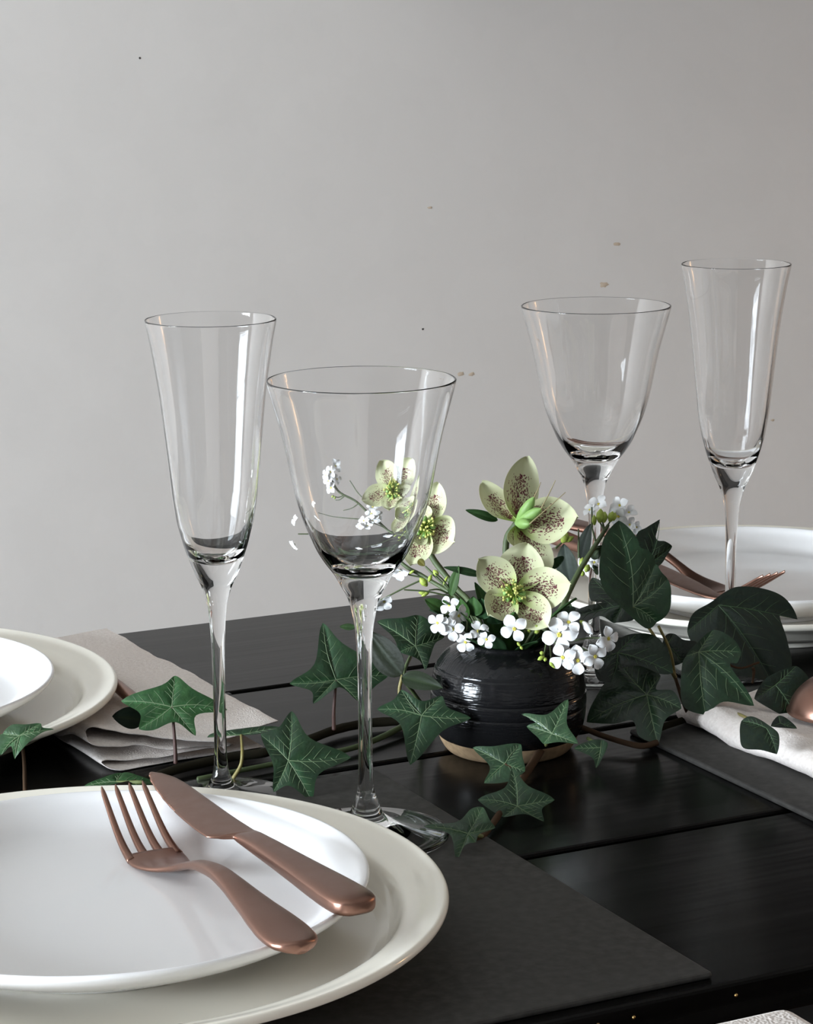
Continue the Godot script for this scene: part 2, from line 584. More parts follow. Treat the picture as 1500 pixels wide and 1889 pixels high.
func table() -> void:
	var t := thing("dining_table", "black stained dining table of four wide planks with open joints", "table", Vector3(0.75, 0, -1.105))
	var edges := [-1.4345, -1.2715, -1.1086, -0.9464, -0.7762]
	var gap := 0.0052
	for i in 4:
		var z0: float = edges[i] + (gap / 2 if i > 0 else 0.0)
		var z1: float = edges[i + 1] - (gap / 2 if i < 3 else 0.0)
		part(t, "plank", board(Vector3(1.9, 0.0175, z1 - z0), 0.0016), M.black_wood, Vector3(0, TOP - 0.00875, (z0 + z1) / 2 + 1.105))
	# the first joint is closed by a strip up to where the slot begins
	part(t, "joint_strip", board(Vector3(0.722, 0.0170, gap), 0.0004), M.black_wood, Vector3(-0.589, TOP - 0.0087, -1.2715 + 1.105))
	for z in [-0.308, 0.308]:
		part(t, "rail", board(Vector3(1.72, 0.07, 0.022), 0.002), M.black_underside, Vector3(0, TOP - 0.0525, z))
	for x in [-0.78, 0.78]:
		part(t, "rail", board(Vector3(0.022, 0.07, 0.50), 0.002), M.black_underside, Vector3(x, TOP - 0.0525, 0))
		part(t, "batten", board(Vector3(0.09, 0.02, 0.62), 0.002), M.black_underside, Vector3(x * 0.5, TOP - 0.0275, 0))
		for z in [-0.247, 0.247]:
			part(t, "leg", board(Vector3(0.06, 0.7325, 0.06), 0.004), M.black_wood, Vector3(x * 1.05, 0.36625, z * 1.08))
	var nail := SphereMesh.new()
	nail.radius = 0.0008
	nail.height = 0.0016
	nail.radial_segments = 12
	nail.rings = 6
	for x in [0.4694, 0.4857, 0.5337]:
		part(t, "nail_head", nail, M.brass, Vector3(x - 0.75, TOP - 0.0055, -0.7762 + 1.105))
	# the near diner's chair: only the far corner of its back reaches the picture
	var ch := thing("dining_chair", "pale linen chair back whose corner shows below the table's front edge", "chair", Vector3(0.3623, 0, -0.5033))
	part(ch, "backrest", board(Vector3(0.42, 0.40, 0.036), 0.004), M.linen, Vector3(-0.21, TOP + 0.1250 - 0.20, 0.018))
	part(ch, "seat", board(Vector3(0.42, 0.05, 0.40), 0.010), M.linen, Vector3(-0.21, 0.455, -0.205))
	for x in [-0.39, -0.03]:
		part(ch, "leg", board(Vector3(0.034, 0.43, 0.034), 0.003), M.black_wood, Vector3(x, 0.215, -0.38))
		part(ch, "leg", board(Vector3(0.034, 0.72, 0.034), 0.003), M.black_wood, Vector3(x, 0.36, 0.053))


# ---------------------------------------------------------------- plates, mats, cutlery

func tableware() -> void:
	var a := part(self, "placemat", board(Vector3(0.44, 0.003, 0.309), 0.0012), M.charcoal_mat, on_top(0.5274 - 0.22, 0.0015, -0.938))
	tag(a, "charcoal placemat under the near stack of plates and the front wine glass", "placemat", "charcoal placemats")
	var b := part(self, "placemat", a.mesh, M.charcoal_mat, on_top(0.6788 + 0.22, 0.0015, -0.938))
	tag(b, "charcoal placemat at the right edge under the rolled napkin", "placemat", "charcoal placemats")
	shared.dinner = lathe(smooth(PackedVector2Array([Vector2(0, 0.0045), Vector2(0.05, 0.0042), Vector2(0.088, 0.0040), Vector2(0.0905, 0.0002), Vector2(0.0945, 0.0002), Vector2(0.097, 0.0040), Vector2(0.115, 0.0085), Vector2(0.130, 0.0175), Vector2(0.141, 0.0222), Vector2(0.1462, 0.0238), Vector2(0.1474, 0.0258), Vector2(0.1462, 0.0276), Vector2(0.1435, 0.0272), Vector2(0.1385, 0.0256), Vector2(0.1330, 0.0240), Vector2(0.1290, 0.0214), Vector2(0.1250, 0.0150), Vector2(0.118, 0.0100), Vector2(0.106, 0.0080), Vector2(0.08, 0.0076), Vector2(0.04, 0.0075), Vector2(0, 0.0075)]), 5), 160)
	shared.side = lathe(smooth(PackedVector2Array([Vector2(0, 0.0045), Vector2(0.04, 0.0042), Vector2(0.063, 0.0040), Vector2(0.0650, 0.0002), Vector2(0.0685, 0.0002), Vector2(0.0705, 0.0040), Vector2(0.085, 0.0075), Vector2(0.100, 0.0140), Vector2(0.1085, 0.0190), Vector2(0.1117, 0.0222), Vector2(0.1122, 0.0240), Vector2(0.1110, 0.0247), Vector2(0.1088, 0.0236), Vector2(0.1055, 0.0208), Vector2(0.1000, 0.0172), Vector2(0.092, 0.0124), Vector2(0.08, 0.0104), Vector2(0.06, 0.0096), Vector2(0.03, 0.0095), Vector2(0, 0.0095)]), 5), 160)
	var spots := [["near", "on the charcoal placemat nearest the camera", 0.3098, -0.9136, 0.3177, -0.9235, 0.003], ["left", "at the left edge beside the folded napkin", 0.3027, -1.2868, 0.3051, -1.2905, 0.0], ["right", "at the far right behind the ivy", 0.8960, -1.2917, 0.8980, -1.2980, 0.0]]
	for s in spots:
		var d := part(self, "dinner_plate", shared.dinner, M.cream_glaze, on_top(s[2], s[6], s[3]))
		tag(d, "large cream dinner plate " + s[1], "plate", "cream dinner plates")
		var p := part(self, "side_plate", shared.side, M.white_glaze, on_top(s[4], s[6] + 0.0076, s[5]))
		tag(p, "smaller white plate stacked on the dinner plate " + s[1], "plate", "white side plates")
	var k := make_knife()
	place(k, Vector3(0.3905, 0.0405, -0.8235), Vector3(0.3866, 0.0345, -1.0373))
	tag(k, "copper table knife with serrated blade lying across the nearest white plate", "knife", "copper cutlery")
	var f := make_fork()
	place(f, Vector3(0.3548, 0.0, -0.8008), Vector3(0.3608, 0.0, -1.0060))
	tag(f, "copper fork lying on the nearest white plate beside the knife", "fork", "copper cutlery")
	var k2 := k.duplicate()
	k2.name = "table_knife_001"
	add_child(k2)
	place(k2, Vector3(0.8150, 0.0370, -1.4345), Vector3(0.8212, 0.0330, -1.2200))
	tag(k2, "copper knife on the far right plate, its blade pointing at the viewer", "knife", "copper cutlery")
	var f2 := f.duplicate()
	f2.name = "dinner_fork_001"
	add_child(f2)
	place(f2, Vector3(0.8263, 0.0045, -1.4355), Vector3(0.8670, -0.0015, -1.2305))
	tag(f2, "copper fork on the far right plate with its tines raised", "fork", "copper cutlery")


# lays a piece of cutlery, made along -z from its handle's end, from one point above the table top to another
func place(o: Node3D, from: Vector3, to: Vector3) -> void:
	var back := (from - to).normalized()
	var side := Vector3.UP.cross(back).normalized()
	o.transform = Transform3D(Basis(side, back.cross(side), back), from + Vector3(0, TOP, 0))


func make_knife() -> Node3D:
	var o := thing("table_knife", "", "")
	var half := [[0.0, 0.0030], [0.0015, 0.0066], [0.005, 0.0090], [0.012, 0.0099], [0.025, 0.0096], [0.05, 0.0081], [0.08, 0.0066], [0.10, 0.0060], [0.112, 0.0060]]
	var thick := [[0.0, 0.0020], [0.002, 0.0034], [0.008, 0.0040], [0.05, 0.0036], [0.09, 0.0030], [0.105, 0.0022], [0.112, 0.0012]]
	var st := []
	for i in 46:
		var l := 0.112 * pow(i / 45.0, 1.3)
		st.append([Vector3(0, 0, -l), Vector3.RIGHT, Vector3.UP, sample(half, l), sample(half, l), sample(thick, l)])
	part(o, "handle", loft(st, 3.4, 28), M.copper)
	var right := [[0.100, 0.0058], [0.13, 0.0060], [0.17, 0.0074], [0.195, 0.0084], [0.208, 0.0076], [0.2160, 0.0052], [0.2195, 0.0020]]
	var left := [[0.100, 0.0056], [0.109, 0.0060], [0.1125, 0.0125], [0.116, 0.0158], [0.14, 0.0150], [0.17, 0.0118], [0.195, 0.0074], [0.21, 0.0040], [0.217, 0.0016], [0.2195, 0.0004]]
	st = []
	for i in 261:
		var l := 0.100 + 0.1195 * i / 260.0
		var a := sample(left, l)
		if l > 0.158 and l < 0.2165:
			a -= 0.00065 * absf(sin(l * PI / 0.0019))
		var b := maxf(sample(right, l), -a + 0.0004)
		var mid := (b - a) / 2.0
		var h := (a + b) / 2.0
		st.append([Vector3(mid, 0.0002, -l), Vector3.RIGHT, Vector3.UP, h, h, 0.0011 if l > 0.112 else 0.0014])
	part(o, "blade", loft(st, 2.6, 16), M.copper)
	return o


func make_fork() -> Node3D:
	var o := thing("dinner_fork", "", "")
	var high := [[0.0, 0.0385], [0.012, 0.0385], [0.03, 0.0390], [0.053, 0.0395], [0.075, 0.0402], [0.09, 0.0397], [0.11, 0.0362], [0.125, 0.0312], [0.14, 0.0255], [0.153, 0.0226], [0.163, 0.0217], [0.173, 0.0230], [0.184, 0.0270], [0.196, 0.0340], [0.209, 0.0425]]
	var half := [[0.0, 0.0030], [0.0015, 0.0062], [0.006, 0.0094], [0.014, 0.0105], [0.026, 0.0100], [0.045, 0.0078], [0.07, 0.0054], [0.095, 0.0040], [0.118, 0.0034], [0.130, 0.0040], [0.140, 0.0066], [0.150, 0.0104], [0.160, 0.0125], [0.168, 0.0128], [0.1705, 0.0126]]
	var st := []
	for i in 90:
		var l := 0.1705 * i / 89.0
		var slope := (sample(high, l + 0.002) - sample(high, l - 0.002)) / 0.004
		var w := sample(half, l)
		st.append([Vector3(0, sample(high, l), -l), Vector3.RIGHT, Vector3(0, 1, slope).normalized(), w, w, 0.0016 if l > 0.13 else 0.0016 + 0.0009 * smoothstep(0.13, 0.09, l)])
	part(o, "handle", loft(st, 2.8, 24), M.copper)
	for t in 4:
		var x := -0.0107 + t * 0.00713
		st = []
		for i in 26:
			var l := 0.166 + 0.043 * i / 25.0
			var q := i / 25.0
			var slope := (sample(high, l + 0.002) - sample(high, l - 0.002)) / 0.004
			var w := lerpf(0.0021, 0.0011, q) * (1.0 if q < 0.94 else sqrt(maxf(0.12, (1.0 - q) / 0.06)))
			st.append([Vector3(x * (1.0 - 0.10 * q), sample(high, l), -l), Vector3.RIGHT, Vector3(0, 1, slope).normalized(), w, w, lerpf(0.0015, 0.0009, q)])
		part(o, "tine", loft(st, 2.4, 12), M.copper)
	return o


# ---------------------------------------------------------------- napkins and the cup

# a folded cloth: a path across (x, y) drawn out along a direction, with a thickness; each station may lie further out at its front
func cloth(path: PackedVector2Array, fronts: PackedFloat32Array, backs: PackedFloat32Array, lean: float, thick: float, ripple: float, plate := Vector2(99, 99)) -> ArrayMesh:
	var p := PackedVector2Array()
	var fr := PackedFloat32Array()
	var bk := PackedFloat32Array()
	var n := path.size()
	for i in n - 1:
		var a := path[i - 1] if i > 0 else path[i] * 2.0 - path[i + 1]
		var d := path[i + 2] if i + 2 < n else path[i + 1] * 2.0 - path[i]
		for k in 6:
			p.append(path[i].cubic_interpolate(path[i + 1], a, d, k / 6.0))
			fr.append(lerpf(fronts[i], fronts[i + 1], k / 6.0))
			bk.append(lerpf(backs[i], backs[i + 1], k / 6.0))
	p.append(path[n - 1])
	fr.append(fronts[n - 1])
	bk.append(backs[n - 1])
	var m := p.size()
	var rows := 40
	var v := PackedVector3Array()
	var idx := PackedInt32Array()
	var nz := FastNoiseLite.new()
	nz.seed = 8
	nz.frequency = 9.0
	for s in 2:
		for j in rows + 1:
			for i in m:
				var t := (p[mini(i + 1, m - 1)] - p[maxi(i - 1, 0)]).normalized()
				var off := Vector2(-t.y, t.x) * thick * (0.5 if s == 0 else -0.5)
				var w := float(j) / rows
				var end := 1.0 - 0.55 * pow(absf(w * 2.0 - 1.0), 14.0)      # rounded hems
				var q := p[i] + off * end
				var z := lerpf(bk[i], fr[i], w)
				var rise := nz.get_noise_2d(q.x * 3.0, z * 2.0) * ripple * clampf(p[i].y / 0.006, 0.0, 1.0)
				var r := Vector2(q.x + lean * w, z).distance_to(plate)
				var press := clampf((sample([[0.098, 0.0030], [0.105, 0.0052], [0.118, 0.0088], [0.132, 0.0175], [0.143, 0.0200], [0.156, 0.0300]], r) - 0.0006) / 0.0185, 0.05, 1.0)
				q.y *= press
				v.append(Vector3(q.x + lean * w, maxf(q.y + rise, 0.0003 + (0.0002 if s == 0 else 0.0)), z))
	var one := (rows + 1) * m
	for j in rows:
		for i in m - 1:
			var a := j * m + i
			idx.append_array([a, a + m, a + 1, a + 1, a + m, a + m + 1])
			idx.append_array([one + a, one + a + 1, one + a + m, one + a + 1, one + a + m + 1, one + a + m])
	for i in m - 1:
		idx.append_array([i, i + 1, one + i, i + 1, one + i + 1, one + i])
		var e := rows * m
		idx.append_array([e + i, one + e + i, e + i + 1, e + i + 1, one + e + i, one + e + i + 1])
	for j in rows:
		var a := j * m
		idx.append_array([a, one + a, a + m, a + m, one + a, one + a + m])
		var e := j * m + m - 1
		idx.append_array([e, e + m, one + e, e + m, one + e + m, one + e])
	return build(v, idx)


func linen() -> void:
	var o := thing("linen_napkin", "pale linen napkin folded in layers between the left plate and the champagne flute", "napkin", on_top(0, 0, 0), "pale linen napkins")
	part(o, "folded_cloth", cloth(PackedVector2Array([Vector2(0.4934, 0.0125), Vector2(0.4503, 0.0120), Vector2(0.4273, 0.0135), Vector2(0.4076, 0.0158), Vector2(0.3965, 0.0172), Vector2(0.3933, 0.0150), Vector2(0.3934, 0.0112), Vector2(0.4152, 0.0096), Vector2(0.4333, 0.0082), Vector2(0.4629, 0.0074), Vector2(0.4340, 0.0052), Vector2(0.4177, 0.0040), Vector2(0.3992, 0.0044), Vector2(0.3953, 0.0028), Vector2(0.4025, 0.0008), Vector2(0.4351, 0.0007), Vector2(0.4831, 0.0007)]), PackedFloat32Array([-1.1651, -1.1458, -1.1635, -1.1787, -1.1849, -1.1871, -1.1726, -1.1714, -1.1560, -1.1543, -1.1581, -1.1626, -1.1688, -1.1682, -1.1579, -1.1612, -1.1621]), PackedFloat32Array([-1.3994, -1.3994, -1.3994, -1.3994, -1.3994, -1.3994, -1.3994, -1.3994, -1.3994, -1.3994, -1.3994, -1.3994, -1.3994, -1.3994, -1.3994, -1.3994, -1.3994]), 0.0115, 0.0011, 0.0022, Vector2(0.3027, -1.2868)), M.linen)
	var o2 := thing("linen_napkin", "pale linen napkin rolled thick on the placemat at the right edge", "napkin", on_top(0, 0, 0), "pale linen napkins")
	part(o2, "folded_cloth", cloth(PackedVector2Array([Vector2(0.8000, 0.0150), Vector2(0.7650, 0.0135), Vector2(0.7400, 0.0130), Vector2(0.7220, 0.0150), Vector2(0.7120, 0.0135), Vector2(0.7075, 0.0090), Vector2(0.7120, 0.0042), Vector2(0.7300, 0.0038), Vector2(0.7900, 0.0040), Vector2(0.8300, 0.0042)]), PackedFloat32Array([-0.8100, -0.8100, -0.8100, -0.8100, -0.8100, -0.8100, -0.8100, -0.8100, -0.8100, -0.8100]), PackedFloat32Array([-1.0900, -1.0900, -1.0900, -1.0900, -1.0900, -1.0900, -1.0900, -1.0900, -1.0900, -1.0900]), 0.0060, 0.0030, 0.0035), M.linen)
	var k := thing("table_knife", "copper handle end showing from under the left plate's rim", "cutlery", on_top(0, 0, 0), "copper cutlery")
	part(k, "handle", tube_even(PackedVector3Array([Vector3(0.4460, 0.0195, -1.2581), Vector3(0.4444, 0.0200, -1.2416), Vector3(0.4424, 0.0205, -1.2182), Vector3(0.4400, 0.0205, -1.1859)]), 0.0032, 0.0042, 12), M.copper)
	var c := thing("serving_spoon", "copper serving spoon lying bowl side down on the right napkin, cut by the picture's edge", "spoon", Vector3(0.7890, 0.7665, -1.0287))
	var dome := PackedVector2Array()
	for i in 25:
		var t := PI / 2 * i / 24.0
		dome.append(Vector2(0.034 * sin(t), 0.0006 + 0.0225 * cos(t)))
	dome.append_array([Vector2(0.0352, 0.0004), Vector2(0.0350, 0.0), Vector2(0.0335, 0.0002)])
	for i in 20:
		var t := PI / 2 * (1.0 - (i + 1) / 20.0)
		dome.append(Vector2(0.0328 * sin(t), 0.0210 * cos(t)))
	part(c, "bowl", lathe(dome, 64), M.copper).scale = Vector3(1.35, 1.0, 1.0)
	part(c, "handle", tube(PackedVector3Array([Vector3(0.043, 0.009, 0.004), Vector3(0.060, 0.016, 0.01), Vector3(0.10, 0.013, 0.03), Vector3(0.15, 0.006, 0.06)]), PackedFloat32Array([0.0035, 0.0032, 0.0036, 0.0050]), 12, 6), M.copper)


# ---------------------------------------------------------------- glasses

func glasses() -> void:
	shared.wine = lathe(smooth(PackedVector2Array([Vector2(0, 0.0022), Vector2(0.012, 0.0020), Vector2(0.028, 0.0010), Vector2(0.0365, 0.0002), Vector2(0.0382, 0.0004), Vector2(0.0389, 0.0013), Vector2(0.0380, 0.0023), Vector2(0.032, 0.0032), Vector2(0.022, 0.0050), Vector2(0.0135, 0.0076), Vector2(0.0088, 0.0106), Vector2(0.0069, 0.0138), Vector2(0.0056, 0.0178), Vector2(0.0043, 0.0215), Vector2(0.0036, 0.0286), Vector2(0.0033, 0.0434), Vector2(0.0032, 0.0582), Vector2(0.0033, 0.0802), Vector2(0.0038, 0.0948), Vector2(0.0046, 0.1030), Vector2(0.0063, 0.1113), Vector2(0.0082, 0.1165), Vector2(0.0110, 0.1216), Vector2(0.0140, 0.1268), Vector2(0.0178, 0.1319), Vector2(0.0210, 0.1370), Vector2(0.0235, 0.1422), Vector2(0.0277, 0.1524), Vector2(0.0307, 0.1625), Vector2(0.0328, 0.1727), Vector2(0.0347, 0.1828), Vector2(0.0369, 0.1928), Vector2(0.0396, 0.2029), Vector2(0.0421, 0.2122), Vector2(0.0429, 0.2156), Vector2(0.0428, 0.2161), Vector2(0.0423, 0.2160),
		Vector2(0.0414, 0.2122), Vector2(0.0388, 0.2029), Vector2(0.0360, 0.1928), Vector2(0.0337, 0.1828), Vector2(0.0317, 0.1727), Vector2(0.0295, 0.1625), Vector2(0.0262, 0.1524), Vector2(0.0214, 0.1422), Vector2(0.0180, 0.1370), Vector2(0.0132, 0.1322), Vector2(0.0080, 0.1292), Vector2(0.0035, 0.1281), Vector2(0, 0.1280)]), 5), 144, 12, 0.00012, 0.14)
	shared.flute = lathe(smooth(PackedVector2Array([Vector2(0, 0.0020), Vector2(0.010, 0.0018), Vector2(0.024, 0.0009), Vector2(0.0325, 0.0002), Vector2(0.0343, 0.0004), Vector2(0.0350, 0.0012), Vector2(0.0341, 0.0021), Vector2(0.027, 0.0030), Vector2(0.017, 0.0046), Vector2(0.0100, 0.0064), Vector2(0.0068, 0.0088), Vector2(0.0052, 0.0120), Vector2(0.0041, 0.0152), Vector2(0.0035, 0.0184), Vector2(0.0031, 0.0260), Vector2(0.0030, 0.0430), Vector2(0.0030, 0.0604), Vector2(0.0032, 0.0768), Vector2(0.0037, 0.0877), Vector2(0.0046, 0.0986), Vector2(0.0058, 0.1040), Vector2(0.0076, 0.1094), Vector2(0.0101, 0.1148), Vector2(0.0123, 0.1202), Vector2(0.0142, 0.1256), Vector2(0.0159, 0.1309), Vector2(0.0173, 0.1363), Vector2(0.0186, 0.1417), Vector2(0.0203, 0.1523), Vector2(0.0214, 0.1630), Vector2(0.0235, 0.1841), Vector2(0.0258, 0.2051), Vector2(0.0289, 0.2260), Vector2(0.0309, 0.2365), Vector2(0.0313, 0.2389), Vector2(0.0312, 0.2393), Vector2(0.0307, 0.2392),
		Vector2(0.0302, 0.2365), Vector2(0.0281, 0.2260), Vector2(0.0248, 0.2051), Vector2(0.0224, 0.1841), Vector2(0.0201, 0.1630), Vector2(0.0188, 0.1523), Vector2(0.0168, 0.1417), Vector2(0.0152, 0.1363), Vector2(0.0133, 0.1309), Vector2(0.0104, 0.1262), Vector2(0.0066, 0.1232), Vector2(0.0030, 0.1221), Vector2(0, 0.1220)]), 5), 144, 12, 0.00012, 0.135)
	var spots := [["wine_glass", "wine", 0.4769, -0.9989, 0.003, "flared wine glass at the front, its foot behind the near plate", "wine glass"], ["champagne_flute", "flute", 0.4407, -1.0887, 0.0, "tall champagne flute on the left beside the folded napkin", "flute"],
		["wine_glass", "wine", 0.7306, -1.2165, 0.0, "flared wine glass standing behind the flowers", "wine glass"], ["champagne_flute", "flute", 0.8029, -1.1818, 0.0, "tall champagne flute on the right in front of the far plates", "flute"]]
	for s in spots:
		var g := part(self, s[0], shared[s[1]], M.clear_glass, on_top(s[2], s[4], s[3]))
		tag(g, "clear " + s[5], s[6], "clear stemmed glasses")


# ---------------------------------------------------------------- vase and plants

# an ivy leaf: outline points in millimetres in its own plane about the petiole's joint; sharp ones carry a main vein
func leaf(parent: Node3D, at: Vector3, facing: Vector3, flat: Array, sharp: Array, droop := 1.0, tone := 0.0, stalk := [], stalk_look := "red_stalk", dim := false) -> MeshInstance3D:
	var n := facing.normalized()
	var right := Vector3.UP.cross(n).normalized()
	var frame := Basis(right, n.cross(right), n)
	var pts := PackedVector2Array()
	for i in range(0, flat.size(), 2):
		pts.append(Vector2(flat[i], flat[i + 1]) * 0.001)
	var count := pts.size()
	var rim := PackedVector2Array()
	for i in count:
		var a := pts[i]
		var b := pts[(i + 1) % count]
		var ma := Vector2.ZERO
		var mb := Vector2.ZERO
		var chord := b - a
		ma = chord * 0.75 if sharp.has(i) else (b - pts[(i - 1 + count) % count]) * 0.5
		mb = chord * 0.75 if sharp.has((i + 1) % count) else (pts[(i + 2) % count] - a) * 0.5
		if sharp.has(i) or sharp.has((i + 1) % count):      # lobes are a little full
			var out := Vector2(chord.y, -chord.x) * 0.28
			if out.dot((a + b) / 2.0) < 0.0:
				out = -out
			if sharp.has(i):
				ma += out
			if sharp.has((i + 1) % count):
				mb -= out
		for k in 6:
			var t := k / 6.0
			var t2 := t * t
			var t3 := t2 * t
			rim.append(a * (2 * t3 - 3 * t2 + 1) + ma * (t3 - 2 * t2 + t) + b * (-2 * t3 + 3 * t2) + mb * (t3 - t2))
	var size := 0.0
	var ends := PackedVector2Array()
	for i in sharp:
		ends.append(pts[i])
	for q in rim:
		size = maxf(size, q.length())
	var wave := rng.randf_range(0.0, TAU)
	var base := lin(0.017, 0.045, 0.019).lerp(lin(0.034, 0.084, 0.030), clampf(tone, 0.0, 1.0)) if tone >= 0.0 else lin(0.017, 0.045, 0.019).lerp(lin(0.005, 0.012, 0.006), -tone)
	base = base.srgb_to_linear()
	var v := PackedVector3Array()
	var col := PackedColorArray()
	var idx := PackedInt32Array()
	var m := rim.size()
	var rings := 8
	for s in 2:
		v.append(Vector3(0, 0, 0.0 if s == 0 else -0.00035))
		col.append(base * 1.3 if s == 0 else base * 1.5)
		for j in rings:
			var w := (j + 1.0) / rings
			for k in m:
				var q := rim[k] * w
				var z := leaf_height(q, ends, size, droop, wave)
				v.append(Vector3(q.x, q.y, z - (0.0 if s == 0 else 0.00035 * (1.0 - 0.8 * float(j == rings - 1)))))
				var near := vein_distance(q, ends)
				var c := base.lerp(base * 1.7, exp(-near / 0.0011)) * (1.0 + 0.18 * sin(q.x * 900.0 + wave) * sin(q.y * 700.0))
				col.append(c if s == 0 else Color(c.r * 1.8 + 0.01, c.g * 1.5 + 0.01, c.b * 1.8 + 0.01))
	var one := rings * m + 1
	for s in 2:
		var o := s * one
		for k in m:
			var l := (k + 1) % m
			var tri := [o, o + 1 + k, o + 1 + l]
			for j in rings - 1:
				var a := o + 1 + j * m
				tri.append_array([a + k, a + m + k, a + l, a + l, a + m + k, a + m + l])
			for i in range(0, tri.size(), 3):
				idx.append_array([tri[i], tri[i + 1], tri[i + 2]] if s == 0 else [tri[i], tri[i + 2], tri[i + 1]])
	for k in m:
		var l := (k + 1) % m
		var e := 1 + (rings - 1) * m
		idx.append_array([e + k, one + e + k, e + l, e + l, one + e + k, one + e + l])
	var node := part(parent, "leaf", build(v, idx, PackedVector3Array(), col), M.ivy_leaf if tone < 0.6 else M.soft_leaf)
	node.transform = Transform3D(frame, at - parent.position)
	# veins stand a little proud of the blade
	var vs := SurfaceTool.new()
	for e in ends:
		rib(vs, Vector2.ZERO, e * 0.95, 0.00034, ends, size, droop, wave)
		var len := e.length()
		for t in [0.18, 0.36, 0.54, 0.72]:
			for s in [-1.0, 1.0]:
				var from: Vector2 = e * (t + 0.04 * s)
				var way: Vector2 = e.normalized().rotated(s * rng.randf_range(0.65, 0.85))
				var reach: float = len * (0.42 - 0.32 * t)
				while reach > 0.0012 and not Geometry2D.is_point_in_polygon(from + way * reach * 1.15, rim):
					reach *= 0.8
				if reach > 0.002:
					rib(vs, from, from + way * reach, 0.00019, ends, size, droop, wave)
	part(node, "vein", vs.commit(), M.ivy_vein_dim if dim else M.ivy_vein)
	if stalk.size():
		var line := PackedVector3Array()
		for q in stalk:
			line.append(frame.inverse() * (q - at))
		line.append(Vector3(0, 0, -0.0002))
		part(node, "petiole", tube_even(line, 0.0011, 0.0007, 8, 0.05), M[stalk_look])
	return node


func vein_distance(q: Vector2, ends: PackedVector2Array) -> float:
	var d := 1.0
	for e in ends:
		d = minf(d, q.distance_to(Geometry2D.get_closest_point_to_segment(q, Vector2.ZERO, e)))
	return d


func leaf_height(q: Vector2, ends: PackedVector2Array, size: float, droop: float, wave: float) -> float:
	var d := vein_distance(q, ends)
	var r := q.length() / size
	return size * (0.055 * (1.0 - exp(-d / (size * 0.10))) - 0.13 * droop * r * r + 0.018 * sin(wave + q.angle() * 3.0) * r)


func rib(st: SurfaceTool, a: Vector2, b: Vector2, r: float, ends: PackedVector2Array, size: float, droop: float, wave: float) -> void:
	var p := PackedVector3Array()
	var rr := PackedFloat32Array()
	var bend := (b - a).orthogonal() * rng.randf_range(-0.06, 0.06)
	for i in 8:
		var t := i / 7.0
		var q := a.lerp(b, t) + bend * sin(PI * t)
		p.append(Vector3(q.x, q.y, leaf_height(q, ends, size, droop, wave) + 0.00004))
		rr.append(r * lerpf(1.0, 0.35, t))
	st.append_from(tube(p, rr, 5, 2), 0, Transform3D())


# a simple pointed leaf or bract from its foot to its tip
func blade_leaf(parent: Node3D, called: String, foot: Vector3, tip: Vector3, facing: Vector3, wide: float, arch: float, look: String, tint: Color, sharpness := 1.0, fold := 0.15) -> MeshInstance3D:
	var o := parent.position
	var along := tip - foot
	var len := along.length()
	along = along / len
	var n := (facing - along * facing.dot(along)).normalized()
	var side := along.cross(n)
	var v := PackedVector3Array()
	var col := PackedColorArray()
	var uv := PackedVector2Array()
	var idx := PackedInt32Array()
	var nu := 18
	var nv := 10
	for s in 2:
		for i in nu + 1:
			var u := float(i) / nu
			var w := wide * (pow(sin(PI * pow(u, 0.80)), 0.75) * (1.0 - 0.10 * u) if u < 1.0 else 0.0) + 0.0002
			if sharpness < 0.9:      # sepals: broad, drawn out to a short point
				w = wide * 2.92 * pow(u, 0.75) * pow(1.0 - u, 0.80) + 0.0004
			for j in nv + 1:
				var x := float(j) / nv * 2.0 - 1.0
				var lift := arch * len * sin(PI * u) + fold * wide * x * x - 0.05 * wide * cos(x * 7.0) * sin(PI * u) + (0.10 * wide * sin(u * 7.0 + x * 2.0 + foot.x * 900.0) * absf(x) * u if sharpness < 0.9 else 0.0)
				v.append(foot - o + along * len * u + side * x * w + n * (lift - (0.0 if s == 0 else 0.0003)))
				uv.append(Vector2(0.5 + 0.5 * x * minf(1.0, w / wide + 0.05), u))
				var c := tint.srgb_to_linear()
				col.append(c.lerp(c * 1.5, exp(-absf(x) * 9.0)) if s == 0 else c * 1.35)
	var one := (nu + 1) * (nv + 1)
	for s in 2:
		for i in nu:
			for j in nv:
				var a := s * one + i * (nv + 1) + j
				var t := [a, a + nv + 1, a + 1, a + 1, a + nv + 1, a + nv + 2]
				for k in range(0, 6, 3):
					idx.append_array([t[k], t[k + 1], t[k + 2]] if s == 0 else [t[k], t[k + 2], t[k + 1]])
	for i in nu:
		for e in [0, nv]:
			var a: int = i * (nv + 1) + e
			var t := [a, one + a, a + nv + 1, a + nv + 1, one + a, one + a + nv + 1]
			for k in range(0, 6, 3):
				idx.append_array([t[k], t[k + 1], t[k + 2]] if e == 0 else [t[k], t[k + 2], t[k + 1]])
	return part(parent, called, build(v, idx, PackedVector3Array(), col, uv), M[look])


